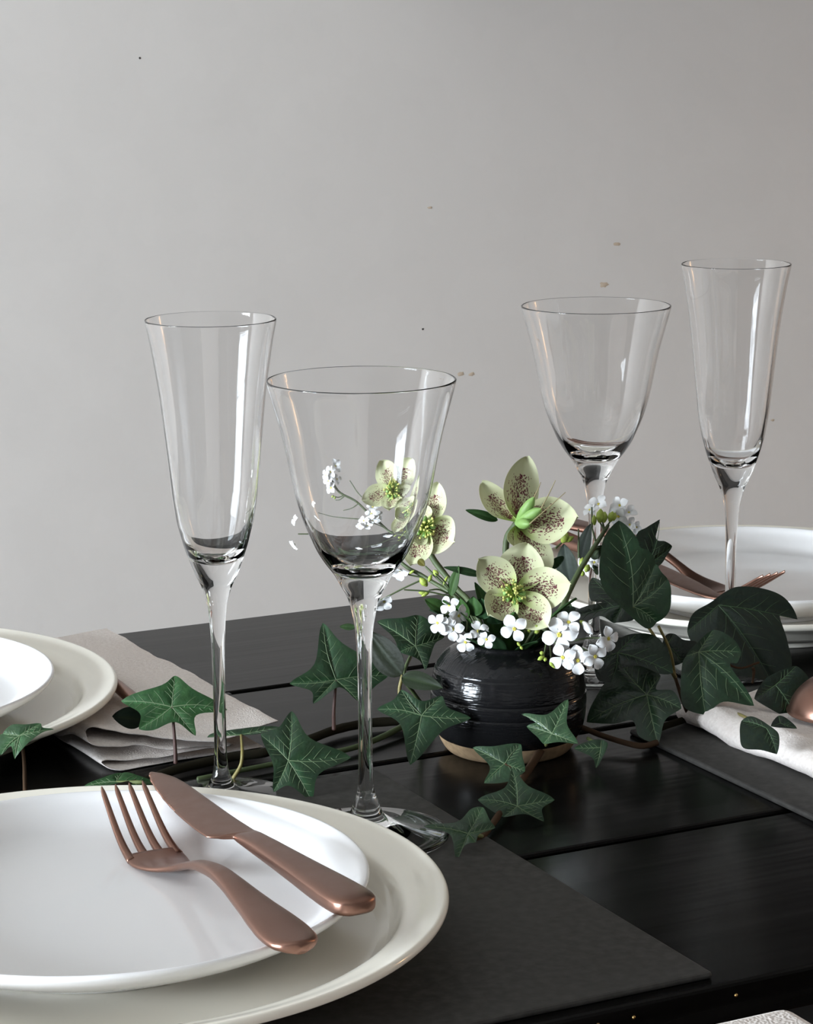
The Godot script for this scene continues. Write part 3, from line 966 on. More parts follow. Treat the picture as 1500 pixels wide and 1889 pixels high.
# a hellebore: petals given by their tips and half widths, a tuft of stamens and, on an old flower, swollen carpels
func hellebore(label: String, heart: Vector3, facing: Vector3, petals: Array, stem: Array, carpels := []) -> Node3D:
	var o := thing("hellebore", label, "flower", Vector3(0.6104, 0.7500, -1.1029), "speckled hellebores in the black vase")
	var at := o.position
	var n := facing.normalized()
	for p in petals:
		var tip: Vector3 = p[0]
		var foot: Vector3 = heart + (tip - heart).normalized() * 0.001
		blade_leaf(o, "petal", foot, tip, p[3] if p.size() > 3 else n, p[1] * 1.1, p[2], "hellebore_petal", Color.WHITE, 0.75, 0.28)
	var side := n.cross(Vector3.UP).normalized()
	var up := side.cross(n)
	var st := SurfaceTool.new()
	var tips := SurfaceTool.new()
	var bead := SphereMesh.new()
	bead.radius = 0.0007
	bead.height = 0.0014
	bead.radial_segments = 8
	bead.rings = 4
	if carpels.is_empty():
		for i in 34:
			var t := rng.randf_range(0.0, TAU)
			var q := rng.randf_range(0.15, 1.0)
			var end := heart - at + n * rng.randf_range(0.006, 0.010) * (1.15 - 0.5 * q) + (side * cos(t) + up * sin(t)) * q * 0.0068
			st.append_from(tube_even(PackedVector3Array([heart - at + (side * cos(t) + up * sin(t)) * q * 0.0015, (heart - at + end) / 2.0 + n * 0.0012, end]), 0.00025, 0.00018, 5), 0, Transform3D())
			tips.append_from(bead, 0, Transform3D(Basis(), end))
		part(o, "stamens", st.commit(), M.lime_bud)
		part(o, "anthers", tips.commit(), M.stamen)
		for i in 8:
			var t := TAU * i / 8.0
			var d := side * cos(t) + up * sin(t)
			part(o, "nectary", tube_even(PackedVector3Array([heart - at + d * 0.0018, heart - at + d * 0.0036 + n * 0.0022, heart - at + d * 0.0052 + n * 0.0036]), 0.0009, 0.0013, 7), M.green_carpel)
	else:
		for c in carpels:
			var tip: Vector3 = c[0] - at
			var foot := heart - at
			var mid := foot.lerp(tip, 0.5) + n * 0.0008
			var b := part(o, "carpel", tube(PackedVector3Array([foot, foot.lerp(mid, 0.6), mid, mid.lerp(tip, 0.6), tip]), PackedFloat32Array([0.0012, 0.0027, 0.0031, 0.0024, 0.0007]), 12, 4), M.green_carpel)
			part(b, "style", tube_even(PackedVector3Array([tip, tip.lerp(c[1] - at, 0.5) + n * 0.0006, c[1] - at]), 0.0004, 0.0002, 6), M.style_tip)
	var line := PackedVector3Array()
	for q in stem:
		line.append(q - at)
	part(o, "stem", tube_even(line, 0.0020, 0.0013, 8), M.green_stem)
	return o


func small_petal() -> ArrayMesh:      # a rounded petal of unit length lying along +y, cupped towards +z
	var v := PackedVector3Array()
	var idx := PackedInt32Array()
	for s in 2:
		for i in 9:
			var u := i / 8.0
			var w := 0.43 * pow(sin(PI * pow(clampf(u, 0.03, 0.985), 1.45)), 0.6)
			for j in 7:
				var x := j / 3.0 - 1.0
				v.append(Vector3(x * w, u, 0.20 * sin(u * 2.6) - 0.28 * u * u + 0.10 * x * x * u - (0.0 if s == 0 else 0.03)))
	for s in 2:
		for i in 8:
			for j in 6:
				var a := s * 63 + i * 7 + j
				var t := [a, a + 7, a + 1, a + 1, a + 7, a + 8]
				for k in range(0, 6, 3):
					idx.append_array([t[k], t[k + 1], t[k + 2]] if s == 0 else [t[k], t[k + 2], t[k + 1]])
	for i in 8:
		for e in [0, 6]:
			var a: int = i * 7 + e
			var t := [a, 63 + a, a + 7, a + 7, 63 + a, 70 + a]
			for k in range(0, 6, 3):
				idx.append_array([t[k], t[k + 1], t[k + 2]] if e == 0 else [t[k], t[k + 2], t[k + 1]])
	for j in 6:
		var e := 8 * 7 + j
		idx.append_array([e, 63 + e, e + 1, e + 1, 63 + e, 64 + e])
	return build(v, idx)


# a white four-petalled blossom on a sprig: its eye is the part, its petals the sub-parts
func blossom(parent: Node3D, at: Vector3, facing: Vector3, size: float, turn: float, open_ := 1.0) -> void:
	if not shared.has("small_petal"):
		shared.small_petal = small_petal()
		var st := SurfaceTool.new()
		var bead := SphereMesh.new()
		bead.radius = 0.065
		bead.height = 0.17
		bead.radial_segments = 8
		bead.rings = 5
		for k in 5:
			st.append_from(bead, 0, Transform3D(Basis(), Vector3(cos(TAU * k / 5.0) * 0.075, sin(TAU * k / 5.0) * 0.075, 0.12)))
		shared.eye = st.commit()
	var n := facing.normalized()
	var right := Vector3.UP.cross(n).normalized() if absf(n.y) < 0.98 else Vector3.RIGHT
	var b := Basis(right, n.cross(right), n).rotated(n, turn).scaled_local(Vector3.ONE * size)
	var eye := part(parent, "blossom", shared.eye, M.yellow_eye)
	eye.transform = Transform3D(b, at - parent.position)
	for k in 4:
		var p := part(eye, "petal", shared.small_petal, M.white_petal)
		var q := Basis(Vector3(0, 0, 1), k * PI / 2 + rng.randf_range(-0.22, 0.22)) * Basis(Vector3(1, 0, 0), (1.0 - open_) * 1.1 + rng.randf_range(-0.12, 0.22))
		p.transform = Transform3D(q.scaled_local(Vector3.ONE * rng.randf_range(0.92, 1.06)), q * Vector3(0, 0.04, 0.02))


func bud(parent: Node3D, foot: Vector3, tip: Vector3, r: float, look := "lime_bud") -> void:
	var a := foot - parent.position
	var b := tip - parent.position
	part(parent, "bud", tube(PackedVector3Array([a, a.lerp(b, 0.35), a.lerp(b, 0.7), b]), PackedFloat32Array([r * 0.3, r * 0.66, r * 0.6, r * 0.15]), 9, 3), M[look])


func sprig_stem(parent: Node3D, called: String, pts: Array, r0: float, r1: float, look: String) -> void:
	var line := PackedVector3Array()
	for q in pts:
		line.append(q - parent.position)
	part(parent, called, tube_even(line, r0, r1, 8, 0.05), M[look])


func vine(label: String, at: Vector3) -> Node3D:
	return thing("ivy_trail", label, "ivy", at, "ivy trails laid along the table")


func vase_and_plants() -> void:
	var vase := thing("bud_vase", "small squat black glazed vase with throwing rings and a bare clay foot", "vase", Vector3(0.6104, 0.7500, -1.1029))
	var body := PackedVector2Array([Vector2(0, 0.009), Vector2(0.0330, 0.0075), Vector2(0.0362, 0.0080), Vector2(0.0386, 0.0110), Vector2(0.0402, 0.0170), Vector2(0.0409, 0.0235), Vector2(0.0404, 0.0248), Vector2(0.0411, 0.0262), Vector2(0.0411, 0.0310), Vector2(0.0404, 0.0322), Vector2(0.0408, 0.0336), Vector2(0.0402, 0.0390), Vector2(0.0390, 0.0440), Vector2(0.0381, 0.0452), Vector2(0.0375, 0.0470), Vector2(0.0340, 0.0515), Vector2(0.0285, 0.0548), Vector2(0.0240, 0.0562), Vector2(0.0222, 0.0578), Vector2(0.0208, 0.0582), Vector2(0.0200, 0.0570), Vector2(0.0215, 0.0540), Vector2(0.0320, 0.0450), Vector2(0.0360, 0.0330), Vector2(0.0350, 0.0180), Vector2(0.0280, 0.0130), Vector2(0, 0.0125)])
	part(vase, "glazed_body", lathe(smooth(body, 5), 96), M.black_glaze)
	part(vase, "clay_foot", lathe(smooth(PackedVector2Array([Vector2(0, 0.0015), Vector2(0.026, 0.0012), Vector2(0.0285, 0.0), Vector2(0.0312, 0.0001), Vector2(0.0330, 0.0012), Vector2(0.0352, 0.0042), Vector2(0.0368, 0.0078), Vector2(0.0364, 0.0088), Vector2(0.030, 0.0088), Vector2(0, 0.0088)]), 4), 72), M.bare_clay)
	var t: Node3D
	t = vine("ivy trail with a thick dark stem running from the near plate to the vase", Vector3(0.5132, 0.7540, -1.1509))
	sprig_stem(t, "stem", [Vector3(0.3494, 0.7540, -1.1194), Vector3(0.3781, 0.7540, -1.1178), Vector3(0.4124, 0.7540, -1.1244), Vector3(0.4372, 0.7540, -1.1370), Vector3(0.4697, 0.7540, -1.1432), Vector3(0.4876, 0.7540, -1.1423), Vector3(0.5132, 0.7540, -1.1509), Vector3(0.5378, 0.7540, -1.1630), Vector3(0.5587, 0.7540, -1.1660), Vector3(0.5779, 0.7540, -1.1617), Vector3(0.5934, 0.7550, -1.1627)], 0.0026, 0.0026, "dark_stem")
	leaf(t, Vector3(0.4379, 0.7843, -1.1463), Vector3(-0.397, 0.479, 0.783), [-9.1, -12.0, -16.8, -11.1, -16.4, -3.3, -26.5, 3.9, -5.7, 11.3, 1.1, 16.7, 10.7, 9.1, 28.0, -0.9, 12.5, -4.5, 12.3, -14.8, 2.1, -8.2], [1, 3, 5, 7, 9], 1.0, 0.75, [Vector3(0.4368, 0.7560, -1.1405), Vector3(0.4374, 0.7650, -1.1422)], "red_stalk", false)
	leaf(t, Vector3(0.5394, 0.7809, -1.1654), Vector3(-0.293, 0.428, 0.855), [-12.9, -12.2, -13.8, -5.6, -24.9, -0.6, -11.4, 8.8, -5.1, 32.2, 4.8, 19.7, 28.8, 1.7, 21.1, -4.2, 11.7, -12.1, 1.4, -4.2], [0, 2, 4, 6, 8], 0.8, 0.15, [Vector3(0.5340, 0.7560, -1.1574), Vector3(0.5368, 0.7650, -1.1632)], "red_stalk", false)
	leaf(t, Vector3(0.3534, 0.7838, -1.1349), Vector3(-0.448, 0.632, 0.632), [-0.2, -10.1, -1.1, -11.8, -3.8, -5.6, -8.6, -9.8, -13.0, -3.1, -9.3, 1.1, -5.1, 5.6, 2.1, 5.9, 9.0, 7.5, 10.5, 5.3, 15.4, 5.6, 10.4, 2.4], [1, 3, 5, 8, 10], 1.6, 0.55, [Vector3(0.3556, 0.7540, -1.1376), Vector3(0.3604, 0.7633, -1.1522), Vector3(0.3604, 0.7727, -1.1543)], "brown_stem", false)
	leaf(t, Vector3(0.3995, 0.7557, -1.1260), Vector3(-0.186, 0.935, 0.303), [-8.9, -3.7, -16.7, -3.1, -7.3, 2.4, 1.4, 7.5, 10.1, 5.1, 18.8, 2.3, 13.3, -2.2, 4.9, -4.6], [1, 3, 5], 0.8, 0.70, [Vector3(0.4102, 0.7560, -1.1184)], "green_stalk", false)
	leaf(t, Vector3(0.4679, 0.7702, -1.1272), Vector3(-0.121, 0.949, 0.292), [-7.0, 0.2, -17.4, 0.0, -14.9, 1.9, -6.9, 3.2, 3.1, 5.1, 13.1, 6.9, 19.5, 7.2, 17.0, 3.3, 8.3, -0.4], [1, 6], 0.5, 0.10, [Vector3(0.4565, 0.7530, -1.1117), Vector3(0.4605, 0.7594, -1.1111), Vector3(0.4619, 0.7658, -1.1119)], "yellow_stalk", false)
	blade_leaf(t, "leaf", Vector3(0.4281, 0.7747, -1.1621), Vector3(0.4125, 0.7775, -1.1660), Vector3(-0.265, 0.627, 0.733), 0.0062, 0.03, "soft_leaf", lin(0.006, 0.009, 0.005))
	t = vine("slimmer green stemmed ivy trail in front, passing behind both left glasses", Vector3(0.5111, 0.7530, -1.1258))
	sprig_stem(t, "stem", [Vector3(0.4404, 0.7530, -1.1192), Vector3(0.4670, 0.7530, -1.1226), Vector3(0.4895, 0.7530, -1.1255), Vector3(0.5119, 0.7530, -1.1276), Vector3(0.5323, 0.7530, -1.1310), Vector3(0.5506, 0.7530, -1.1393), Vector3(0.5683, 0.7540, -1.1490), Vector3(0.5859, 0.7560, -1.1579)], 0.0013, 0.0018, "green_stem")
	leaf(t, Vector3(0.4729, 0.7689, -1.0790), Vector3(-0.294, 0.556, 0.777), [-8.1, -15.5, -7.8, -2.3, -13.1, 14.4, -4.4, 17.0, 2.8, 26.1, 10.9, 11.1, 31.2, 1.4, 14.7, -7.8, 10.5, -20.5, -0.4, -13.1], [0, 2, 4, 6, 8], 0.7, 0.05, [Vector3(0.4882, 0.7540, -1.1225)], "green_stalk", false)
	leaf(t, Vector3(0.5502, 0.7799, -1.0854), Vector3(-0.348, 0.514, 0.784), [-6.6, -25.2, -11.0, -4.9, -22.7, 4.5, -14.1, 8.7, -10.0, 14.1, 0.2, 7.4, 10.8, 10.4, 13.7, 3.7, 25.2, -1.3, 10.2, -8.6], [0, 2, 4, 6, 8], 0.8, 0.00, [Vector3(0.5859, 0.7560, -1.1579)], "green_stalk", false)
	t = vine("dark ivy sprig standing against the left side of the vase", Vector3(0.6063, 0.7500, -1.1980))
	sprig_stem(t, "stem", [Vector3(0.5917, 0.7540, -1.1531), Vector3(0.5754, 0.7738, -1.1433), Vector3(0.5668, 0.7861, -1.1390), Vector3(0.5821, 0.7955, -1.1562)], 0.0012, 0.0009, "green_stem")
	leaf(t, Vector3(0.5783, 0.7987, -1.1475), Vector3(-0.202, 0.628, 0.751), [-9.0, -2.6, -11.6, 6.1, -18.5, 17.3, -4.3, 17.4, 4.2, 18.9, 10.9, 12.8, 16.7, 5.1, 11.0, 1.1, 7.0, -6.7, 3.5, -13.8, 0.6, -8.1], [0, 2, 4, 6, 9], 0.8, -0.15, [], "red_stalk", false)
	blade_leaf(t, "leaf", Vector3(0.5598, 0.7901, -1.1262), Vector3(0.5502, 0.8104, -1.1470), Vector3(-0.690, 0.062, 0.721), 0.0085, 0.05, "soft_leaf", lin(0.012, 0.016, 0.010))
	blade_leaf(t, "leaf", Vector3(0.5574, 0.7905, -1.1219), Vector3(0.5672, 0.7899, -1.0940), Vector3(-0.402, 0.431, 0.808), 0.0050, 0.06, "soft_leaf", lin(0.018, 0.026, 0.013))
	blade_leaf(t, "leaf", Vector3(0.5523, 0.8078, -1.1682), Vector3(0.5450, 0.8082, -1.1719), Vector3(-0.350, 0.619, 0.703), 0.0018, 0.02, "soft_leaf", lin(0.040, 0.075, 0.030))
	sprig_stem(t, "petiole", [Vector3(0.5574, 0.7778, -1.1247), Vector3(0.5577, 0.7834, -1.1258), Vector3(0.5598, 0.7901, -1.1262)], 0.0010, 0.0010, "yellow_stalk")
	t = vine("short ivy trail in front of the vase, last leaf by the glass foot", Vector3(0.6029, 0.7540, -1.0624))
	sprig_stem(t, "stem", [Vector3(0.5171, 0.7530, -0.9698), Vector3(0.5249, 0.7530, -0.9735), Vector3(0.5391, 0.7540, -0.9878), Vector3(0.5568, 0.7550, -1.0077), Vector3(0.5830, 0.7550, -1.0382), Vector3(0.5997, 0.7560, -1.0568), Vector3(0.6146, 0.7580, -1.0728), Vector3(0.6218, 0.7600, -1.0769)], 0.0012, 0.0026, "brown_stem")
	leaf(t, Vector3(0.5973, 0.7771, -1.0340), Vector3(-0.525, 0.661, 0.536), [-3.4, -5.9, -7.0, -2.8, -14.1, 3.6, -8.6, 6.5, -18.4, 10.5, -4.4, 10.1, 4.0, 20.9, 6.7, 5.8, 13.8, -3.8, 4.8, -4.4], [0, 2, 4, 6, 8], 1.0, 0.35, [Vector3(0.6141, 0.7580, -1.0708)], "green_stalk", false)
	leaf(t, Vector3(0.6352, 0.7604, -1.0493), Vector3(-0.328, 0.636, 0.698), [-3.2, -10.8, -5.0, -5.4, -13.8, 0.4, -6.9, 3.5, 0.6, 4.3, 3.5, 1.7, 0.8, -4.7], [0, 2, 4], 1.0, 0.10, [Vector3(0.6385, 0.7600, -1.0680)], "green_stalk", false)
	leaf(t, Vector3(0.5773, 0.7609, -1.0466), Vector3(-0.440, 0.636, 0.633), [-9.9, -10.5, -7.6, -1.9, -17.1, 9.0, -6.4, 9.1, 7.1, 11.4, 8.6, 4.2, 10.3, -3.4, 2.1, -9.7], [0, 2, 4, 6], 0.8, 0.10, [Vector3(0.5830, 0.7550, -1.0382)], "brown_stem", false)
	leaf(t, Vector3(0.5547, 0.7574, -0.9934), Vector3(-0.327, 0.672, 0.665), [-6.7, -5.3, -12.0, -2.5, -18.8, 4.3, -5.8, 9.6, -1.5, 21.1, 5.5, 10.6, 18.1, 3.8, 11.9, -1.4, 12.6, -7.5, 4.0, -4.3], [0, 2, 4, 6, 8], 0.7, 0.12, [Vector3(0.5568, 0.7550, -1.0077)], "brown_stem", false)
	leaf(t, Vector3(0.5086, 0.7619, -0.9569), Vector3(-0.445, 0.672, 0.592), [-4.0, -13.0, -8.4, -1.0, -21.6, 3.6, -6.2, 5.2, 0.1, 12.4, 5.2, 14.0, 9.1, 7.6, 12.0, 4.1, 5.2, 0.0, 3.9, -3.9, -1.2, -6.1], [0, 2, 5, 7, 9], 1.0, 0.45, [Vector3(0.5249, 0.7530, -0.9735)], "green_stalk", false)
	t = vine("large leaved ivy trail spreading on the right between vase and napkin", Vector3(0.6763, 0.7540, -1.0672))
	sprig_stem(t, "stem", [Vector3(0.6360, 0.7660, -1.0918), Vector3(0.6460, 0.7600, -1.0890), Vector3(0.6552, 0.7560, -1.0765), Vector3(0.6655, 0.7540, -1.0606), Vector3(0.6766, 0.7540, -1.0614)], 0.0013, 0.0017, "brown_stem")
	sprig_stem(t, "stem", [Vector3(0.6771, 0.7560, -1.0739), Vector3(0.6992, 0.7560, -1.0819), Vector3(0.7187, 0.7570, -1.0853), Vector3(0.7252, 0.7620, -1.0717)], 0.0022, 0.0016, "dark_stem")
	sprig_stem(t, "petiole", [Vector3(0.7252, 0.7620, -1.0717), Vector3(0.7210, 0.7662, -1.0502), Vector3(0.7092, 0.7711, -1.0166), Vector3(0.7108, 0.7701, -1.0083)], 0.0009, 0.0008, "yellow_stalk")
	sprig_stem(t, "side_stem", [Vector3(0.7063, 0.7786, -1.0904), Vector3(0.7065, 0.7656, -1.0817), Vector3(0.7095, 0.7580, -1.0792)], 0.0009, 0.0012, "brown_stem")
	leaf(t, Vector3(0.6820, 0.7746, -1.0803), Vector3(-0.427, 0.721, 0.545), [-6.2, -16.3, -16.4, -18.4, -30.9, -16.2, -25.2, 1.7, -19.0, 14.7, -17.5, 22.5, -6.2, 24.1, 0.6, 16.2, 6.3, 12.5, 4.7, 3.3, 13.8, 2.8, 18.8, -6.5, 10.9, -15.4, 8.1, -27.9, -2.0, -25.0], [2, 5, 8, 11, 13], 0.9, -0.30, [], "red_stalk", false)
	leaf(t, Vector3(0.7154, 0.7938, -1.0817), Vector3(-0.411, 0.588, 0.697), [-8.9, -30.3, -9.5, -11.8, -6.8, -2.4, -1.5, 4.2, 8.2, 13.2, 17.7, 8.2, 22.6, 0.7, 20.4, -6.3, 16.7, -8.5, 29.1, -28.9, 12.6, -28.0, 3.1, -34.5], [2, 4, 6, 9, 11], 0.8, -0.10, [], "red_stalk", false)
	leaf(t, Vector3(0.7650, 0.8022, -1.1375), Vector3(-0.374, 0.604, 0.703), [-5.3, 0.5, -14.7, -5.8, -18.1, -15.7, -13.0, -29.1, -3.5, -40.9, 14.5, -42.8, 28.0, -43.8, 39.2, -37.0, 37.8, -21.3, 34.7, -4.6, 44.8, -6.4, 38.0, 5.1, 26.4, 9.9, 11.7, 10.5, 3.2, 6.7], [2, 6, 10], 1.1, -0.75, [], "red_stalk", true)
	leaf(t, Vector3(0.7506, 0.7760, -1.0601), Vector3(-0.342, 0.507, 0.792), [-12.0, -6.9, -6.9, 2.0, -0.3, 6.3, 12.4, 10.6, 18.7, 2.3, 12.1, -4.8, 10.0, -19.1, 2.1, -16.7, -7.1, -11.1], [0, 3, 6], 0.8, -0.85, [], "red_stalk", true)
	leaf(t, Vector3(0.6972, 0.7771, -0.9916), Vector3(-0.306, 0.778, 0.548), [-12.1, 5.4, -13.6, -3.6, -12.3, -11.6, -3.7, -13.1, 4.3, -14.5, 5.9, -5.4, 3.2, -0.5, -6.5, 6.9], [0, 4], 0.8, -0.70, [], "red_stalk", true)
	leaf(t, Vector3(0.7077, 0.7774, -0.9946), Vector3(-0.309, 0.778, 0.547), [-5.0, -1.7, -0.5, 5.0, 3.8, 2.5, 8.2, -2.6, 2.3, -3.0], [0, 1, 3], 0.6, -0.95, [], "red_stalk", true)
	sprig_stem(t, "petiole", [Vector3(0.7195, 0.7939, -1.0797), Vector3(0.7385, 0.7827, -1.0791), Vector3(0.7549, 0.7829, -1.0823)], 0.0007, 0.0006, "brown_stem")
	sprig_stem(t, "tendril", [Vector3(0.7423, 0.7759, -1.0699), Vector3(0.7453, 0.7808, -1.0730), Vector3(0.7450, 0.7831, -1.0736)], 0.0006, 0.0010, "brown_stem")
	leaf(t, Vector3(0.7170, 0.7899, -1.1161), Vector3(-0.310, 0.492, 0.814), [-4.2, -6.3, -0.5, 4.6, 4.6, 6.1, 9.3, 2.5, 17.3, 0.3, 8.1, -10.4, 0.7, -12.0], [2, 5], 0.6, -0.80, [], "red_stalk", true)
	leaf(t, Vector3(0.6697, 0.7971, -1.0900), Vector3(-0.474, 0.423, 0.772), [-10.2, -15.0, -12.4, -7.2, -8.6, -1.9, -0.1, 7.0, 10.2, 10.7, 22.3, 7.3, 29.3, -10.1, 22.4, -11.0, 10.4, -6.9, -1.6, -10.5, -3.5, -16.0], [1, 4, 6, 10], 0.6, -0.90, [], "red_stalk", true)
	t = vine("big upright ivy leaves rising from the right side of the vase", Vector3(0.6104, 0.8020, -1.1029))
	t.position = Vector3(0.6104, 0.8020, -1.1029)
	leaf(t, Vector3(0.6741, 0.8234, -1.0823), Vector3(-0.288, 0.230, 0.930), [5.8, -11.6, -6.8, -0.1, -14.9, 8.0, -17.7, 16.6, -16.8, 26.6, -13.4, 37.9, -4.6, 45.8, 0.8, 41.0, 4.3, 35.3, 5.5, 31.1, 10.6, 28.6, 13.8, 22.1, 16.4, 17.4, 19.8, 13.6, 20.8, 7.5, 18.9, -3.4, 12.5, -8.8], [6, 11, 13, 16], 0.7, 0.05, [Vector3(0.7063, 0.7786, -1.0904), Vector3(0.6946, 0.7984, -1.0892), Vector3(0.6865, 0.8083, -1.0841)], "yellow_stalk", false)
	sprig_stem(t, "petiole", [Vector3(0.7063, 0.7786, -1.0904), Vector3(0.7025, 0.7943, -1.0901), Vector3(0.6956, 0.8084, -1.0910)], 0.0008, 0.0008, "yellow_stalk")
	leaf(t, Vector3(0.7039, 0.8363, -1.1160), Vector3(-0.206, 0.113, 0.972), [-6.0, 16.5, 0.1, 20.4, 5.7, 23.1, 8.6, 24.1, 5.9, 21.5, 5.7, 13.6, 10.4, 12.2, 14.9, 9.1, 11.7, 5.0, 6.7, -1.1, -0.7, -6.6, -5.4, 3.2], [3, 7, 9], 0.6, -0.55, [], "red_stalk", true)
	leaf(t, Vector3(0.6793, 0.8194, -1.1016), Vector3(-0.553, 0.724, 0.413), [-5.6, 2.2, -13.2, 4.1, -18.2, 0.7, -22.8, 10.4, -23.3, 17.2, -16.4, 14.6, -8.2, 10.9, 6.2, 0.7, 9.4, -8.4, -1.6, -11.4, -10.4, -8.6, -20.9, -13.8, -30.4, -9.8, -22.6, -3.3], [4, 9, 12], 0.9, -0.75, [], "red_stalk", true)
	blade_leaf(t, "leaf", Vector3(0.6696, 0.8409, -1.1284), Vector3(0.6710, 0.8613, -1.1209), Vector3(-0.765, 0.381, 0.520), 0.0040, 0.04, "soft_leaf", lin(0.030, 0.036, 0.030))
	blade_leaf(t, "leaf", Vector3(0.6680, 0.8268, -1.1374), Vector3(0.6669, 0.8467, -1.1424), Vector3(-0.739, 0.449, 0.503), 0.0062, 0.05, "soft_leaf", lin(0.060, 0.075, 0.062))
	blade_leaf(t, "leaf", Vector3(0.6419, 0.8246, -1.0930), Vector3(0.6289, 0.8218, -1.0760), Vector3(-0.518, 0.603, 0.606), 0.0040, 0.05, "soft_leaf", lin(0.026, 0.050, 0.028))
	blade_leaf(t, "leaf", Vector3(0.6528, 0.8153, -1.1197), Vector3(0.6477, 0.8222, -1.1009), Vector3(-0.518, 0.603, 0.606), 0.0034, 0.05, "soft_leaf", lin(0.045, 0.090, 0.035))
	hellebore("freckled cream hellebore lowest at the front, facing the viewer above the white blossoms", Vector3(0.6032, 0.8380, -1.0834), Vector3(-0.494, 0.362, 0.790), [[Vector3(0.6134, 0.8626, -1.0884), 0.0108, -0.08], [Vector3(0.5868, 0.8566, -1.0924), 0.0085, -0.05], [Vector3(0.6267, 0.8442, -1.0662), 0.0100, -0.05], [Vector3(0.6116, 0.8239, -1.0623), 0.0085, -0.10], [Vector3(0.5851, 0.8294, -1.0791), 0.0085, -0.10]], [Vector3(0.6051, 0.8371, -1.0868), Vector3(0.6145, 0.8255, -1.1034), Vector3(0.6104, 0.7820, -1.1029)], [])
	hellebore("freckled hellebore highest in the vase, with three swollen green seed pods", Vector3(0.6209, 0.8679, -1.1132), Vector3(0.012, 0.411, 0.911), [[Vector3(0.6333, 0.9005, -1.1257), 0.0092, -0.06], [Vector3(0.6117, 0.8863, -1.1356), 0.0075, -0.06], [Vector3(0.6204, 0.8546, -1.1082), 0.0058, -0.10], [Vector3(0.6286, 0.8462, -1.0908), 0.0080, -0.08], [Vector3(0.6454, 0.8728, -1.0906), 0.0112, -0.08]], [Vector3(0.6233, 0.8669, -1.1175), Vector3(0.6208, 0.8558, -1.1242), Vector3(0.6179, 0.8309, -1.1178), Vector3(0.6104, 0.7820, -1.1029)], [[Vector3(0.6255, 0.8831, -1.1029), Vector3(0.6285, 0.8913, -1.1009)], [Vector3(0.6267, 0.8778, -1.0977), Vector3(0.6325, 0.8933, -1.0926)], [Vector3(0.6206, 0.8701, -1.0990), Vector3(0.6375, 0.8868, -1.0909)]])
	hellebore("pale hellebore seen through the bowl of the front wine glass", Vector3(0.5830, 0.8753, -1.1737), Vector3(-0.590, 0.280, 0.757), [[Vector3(0.5789, 0.8915, -1.1862), 0.0068, -0.06], [Vector3(0.5951, 0.8919, -1.1759), 0.0062, -0.06], [Vector3(0.5628, 0.8704, -1.1804), 0.0066, -0.06], [Vector3(0.5758, 0.8631, -1.1654), 0.0072, -0.10], [Vector3(0.5867, 0.8706, -1.1662), 0.0070, -0.10]], [Vector3(0.5852, 0.8743, -1.1781), Vector3(0.5969, 0.8464, -1.1717), Vector3(0.6035, 0.8251, -1.1465), Vector3(0.6104, 0.7820, -1.1029)], [])
	hellebore("pale hellebore half hidden at the right edge of the front wine glass", Vector3(0.5890, 0.8611, -1.1561), Vector3(-0.558, 0.293, 0.776), [[Vector3(0.6002, 0.8833, -1.1623), 0.0066, -0.06], [Vector3(0.6005, 0.8542, -1.1442), 0.0098, -0.08], [Vector3(0.5763, 0.8427, -1.1492), 0.0070, -0.08], [Vector3(0.5773, 0.8570, -1.1542), 0.0070, -0.08], [Vector3(0.5850, 0.8719, -1.1628), 0.0070, -0.06]], [Vector3(0.5913, 0.8601, -1.1605), Vector3(0.5951, 0.8436, -1.1605), Vector3(0.6021, 0.8285, -1.1457), Vector3(0.6050, 0.8193, -1.1308), Vector3(0.6104, 0.7820, -1.1029)], [])
	t = thing("blossom_sprig", "long thin blossom sprig reaching left, its end seen through the front wine glass", "sprig", Vector3(0.6104, 0.8020, -1.1029), "white blossom sprigs in the black vase")
	sprig_stem(t, "stem", [Vector3(0.6104, 0.7870, -1.1029), Vector3(0.6026, 0.8197, -1.1343), Vector3(0.5912, 0.8324, -1.1600), Vector3(0.5830, 0.8386, -1.1711), Vector3(0.5751, 0.8524, -1.1839), Vector3(0.5686, 0.8617, -1.1892), Vector3(0.5634, 0.8681, -1.1933), Vector3(0.5555, 0.8739, -1.1985), Vector3(0.5511, 0.8829, -1.2027)], 0.0013, 0.0006, "green_stem")
	sprig_stem(t, "twig", [Vector3(0.5658, 0.8657, -1.1915), Vector3(0.5616, 0.8616, -1.1941), Vector3(0.5574, 0.8595, -1.1966)], 0.0004, 0.0003, "green_stem")
	sprig_stem(t, "twig", [Vector3(0.5681, 0.8704, -1.1914), Vector3(0.5657, 0.8740, -1.1948), Vector3(0.5633, 0.8796, -1.1982)], 0.0004, 0.0003, "green_stem")
	sprig_stem(t, "twig", [Vector3(0.5584, 0.8704, -1.1963), Vector3(0.5561, 0.8679, -1.1982), Vector3(0.5539, 0.8673, -1.2001)], 0.0004, 0.0003, "green_stem")
	sprig_stem(t, "twig", [Vector3(0.5579, 0.8710, -1.1967), Vector3(0.5556, 0.8696, -1.1988), Vector3(0.5534, 0.8701, -1.2010)], 0.0004, 0.0003, "green_stem")
	sprig_stem(t, "twig", [Vector3(0.5555, 0.8739, -1.1985), Vector3(0.5543, 0.8751, -1.2007), Vector3(0.5531, 0.8782, -1.2030)], 0.0004, 0.0003, "green_stem")
	blossom(t, Vector3(0.5500, 0.8795, -1.2025), Vector3(-0.789, 0.326, 0.521), 0.0042, 0.36, 0.75)
	blossom(t, Vector3(0.5521, 0.8849, -1.2027), Vector3(-0.623, 0.353, 0.698), 0.0040, 0.82, 0.75)
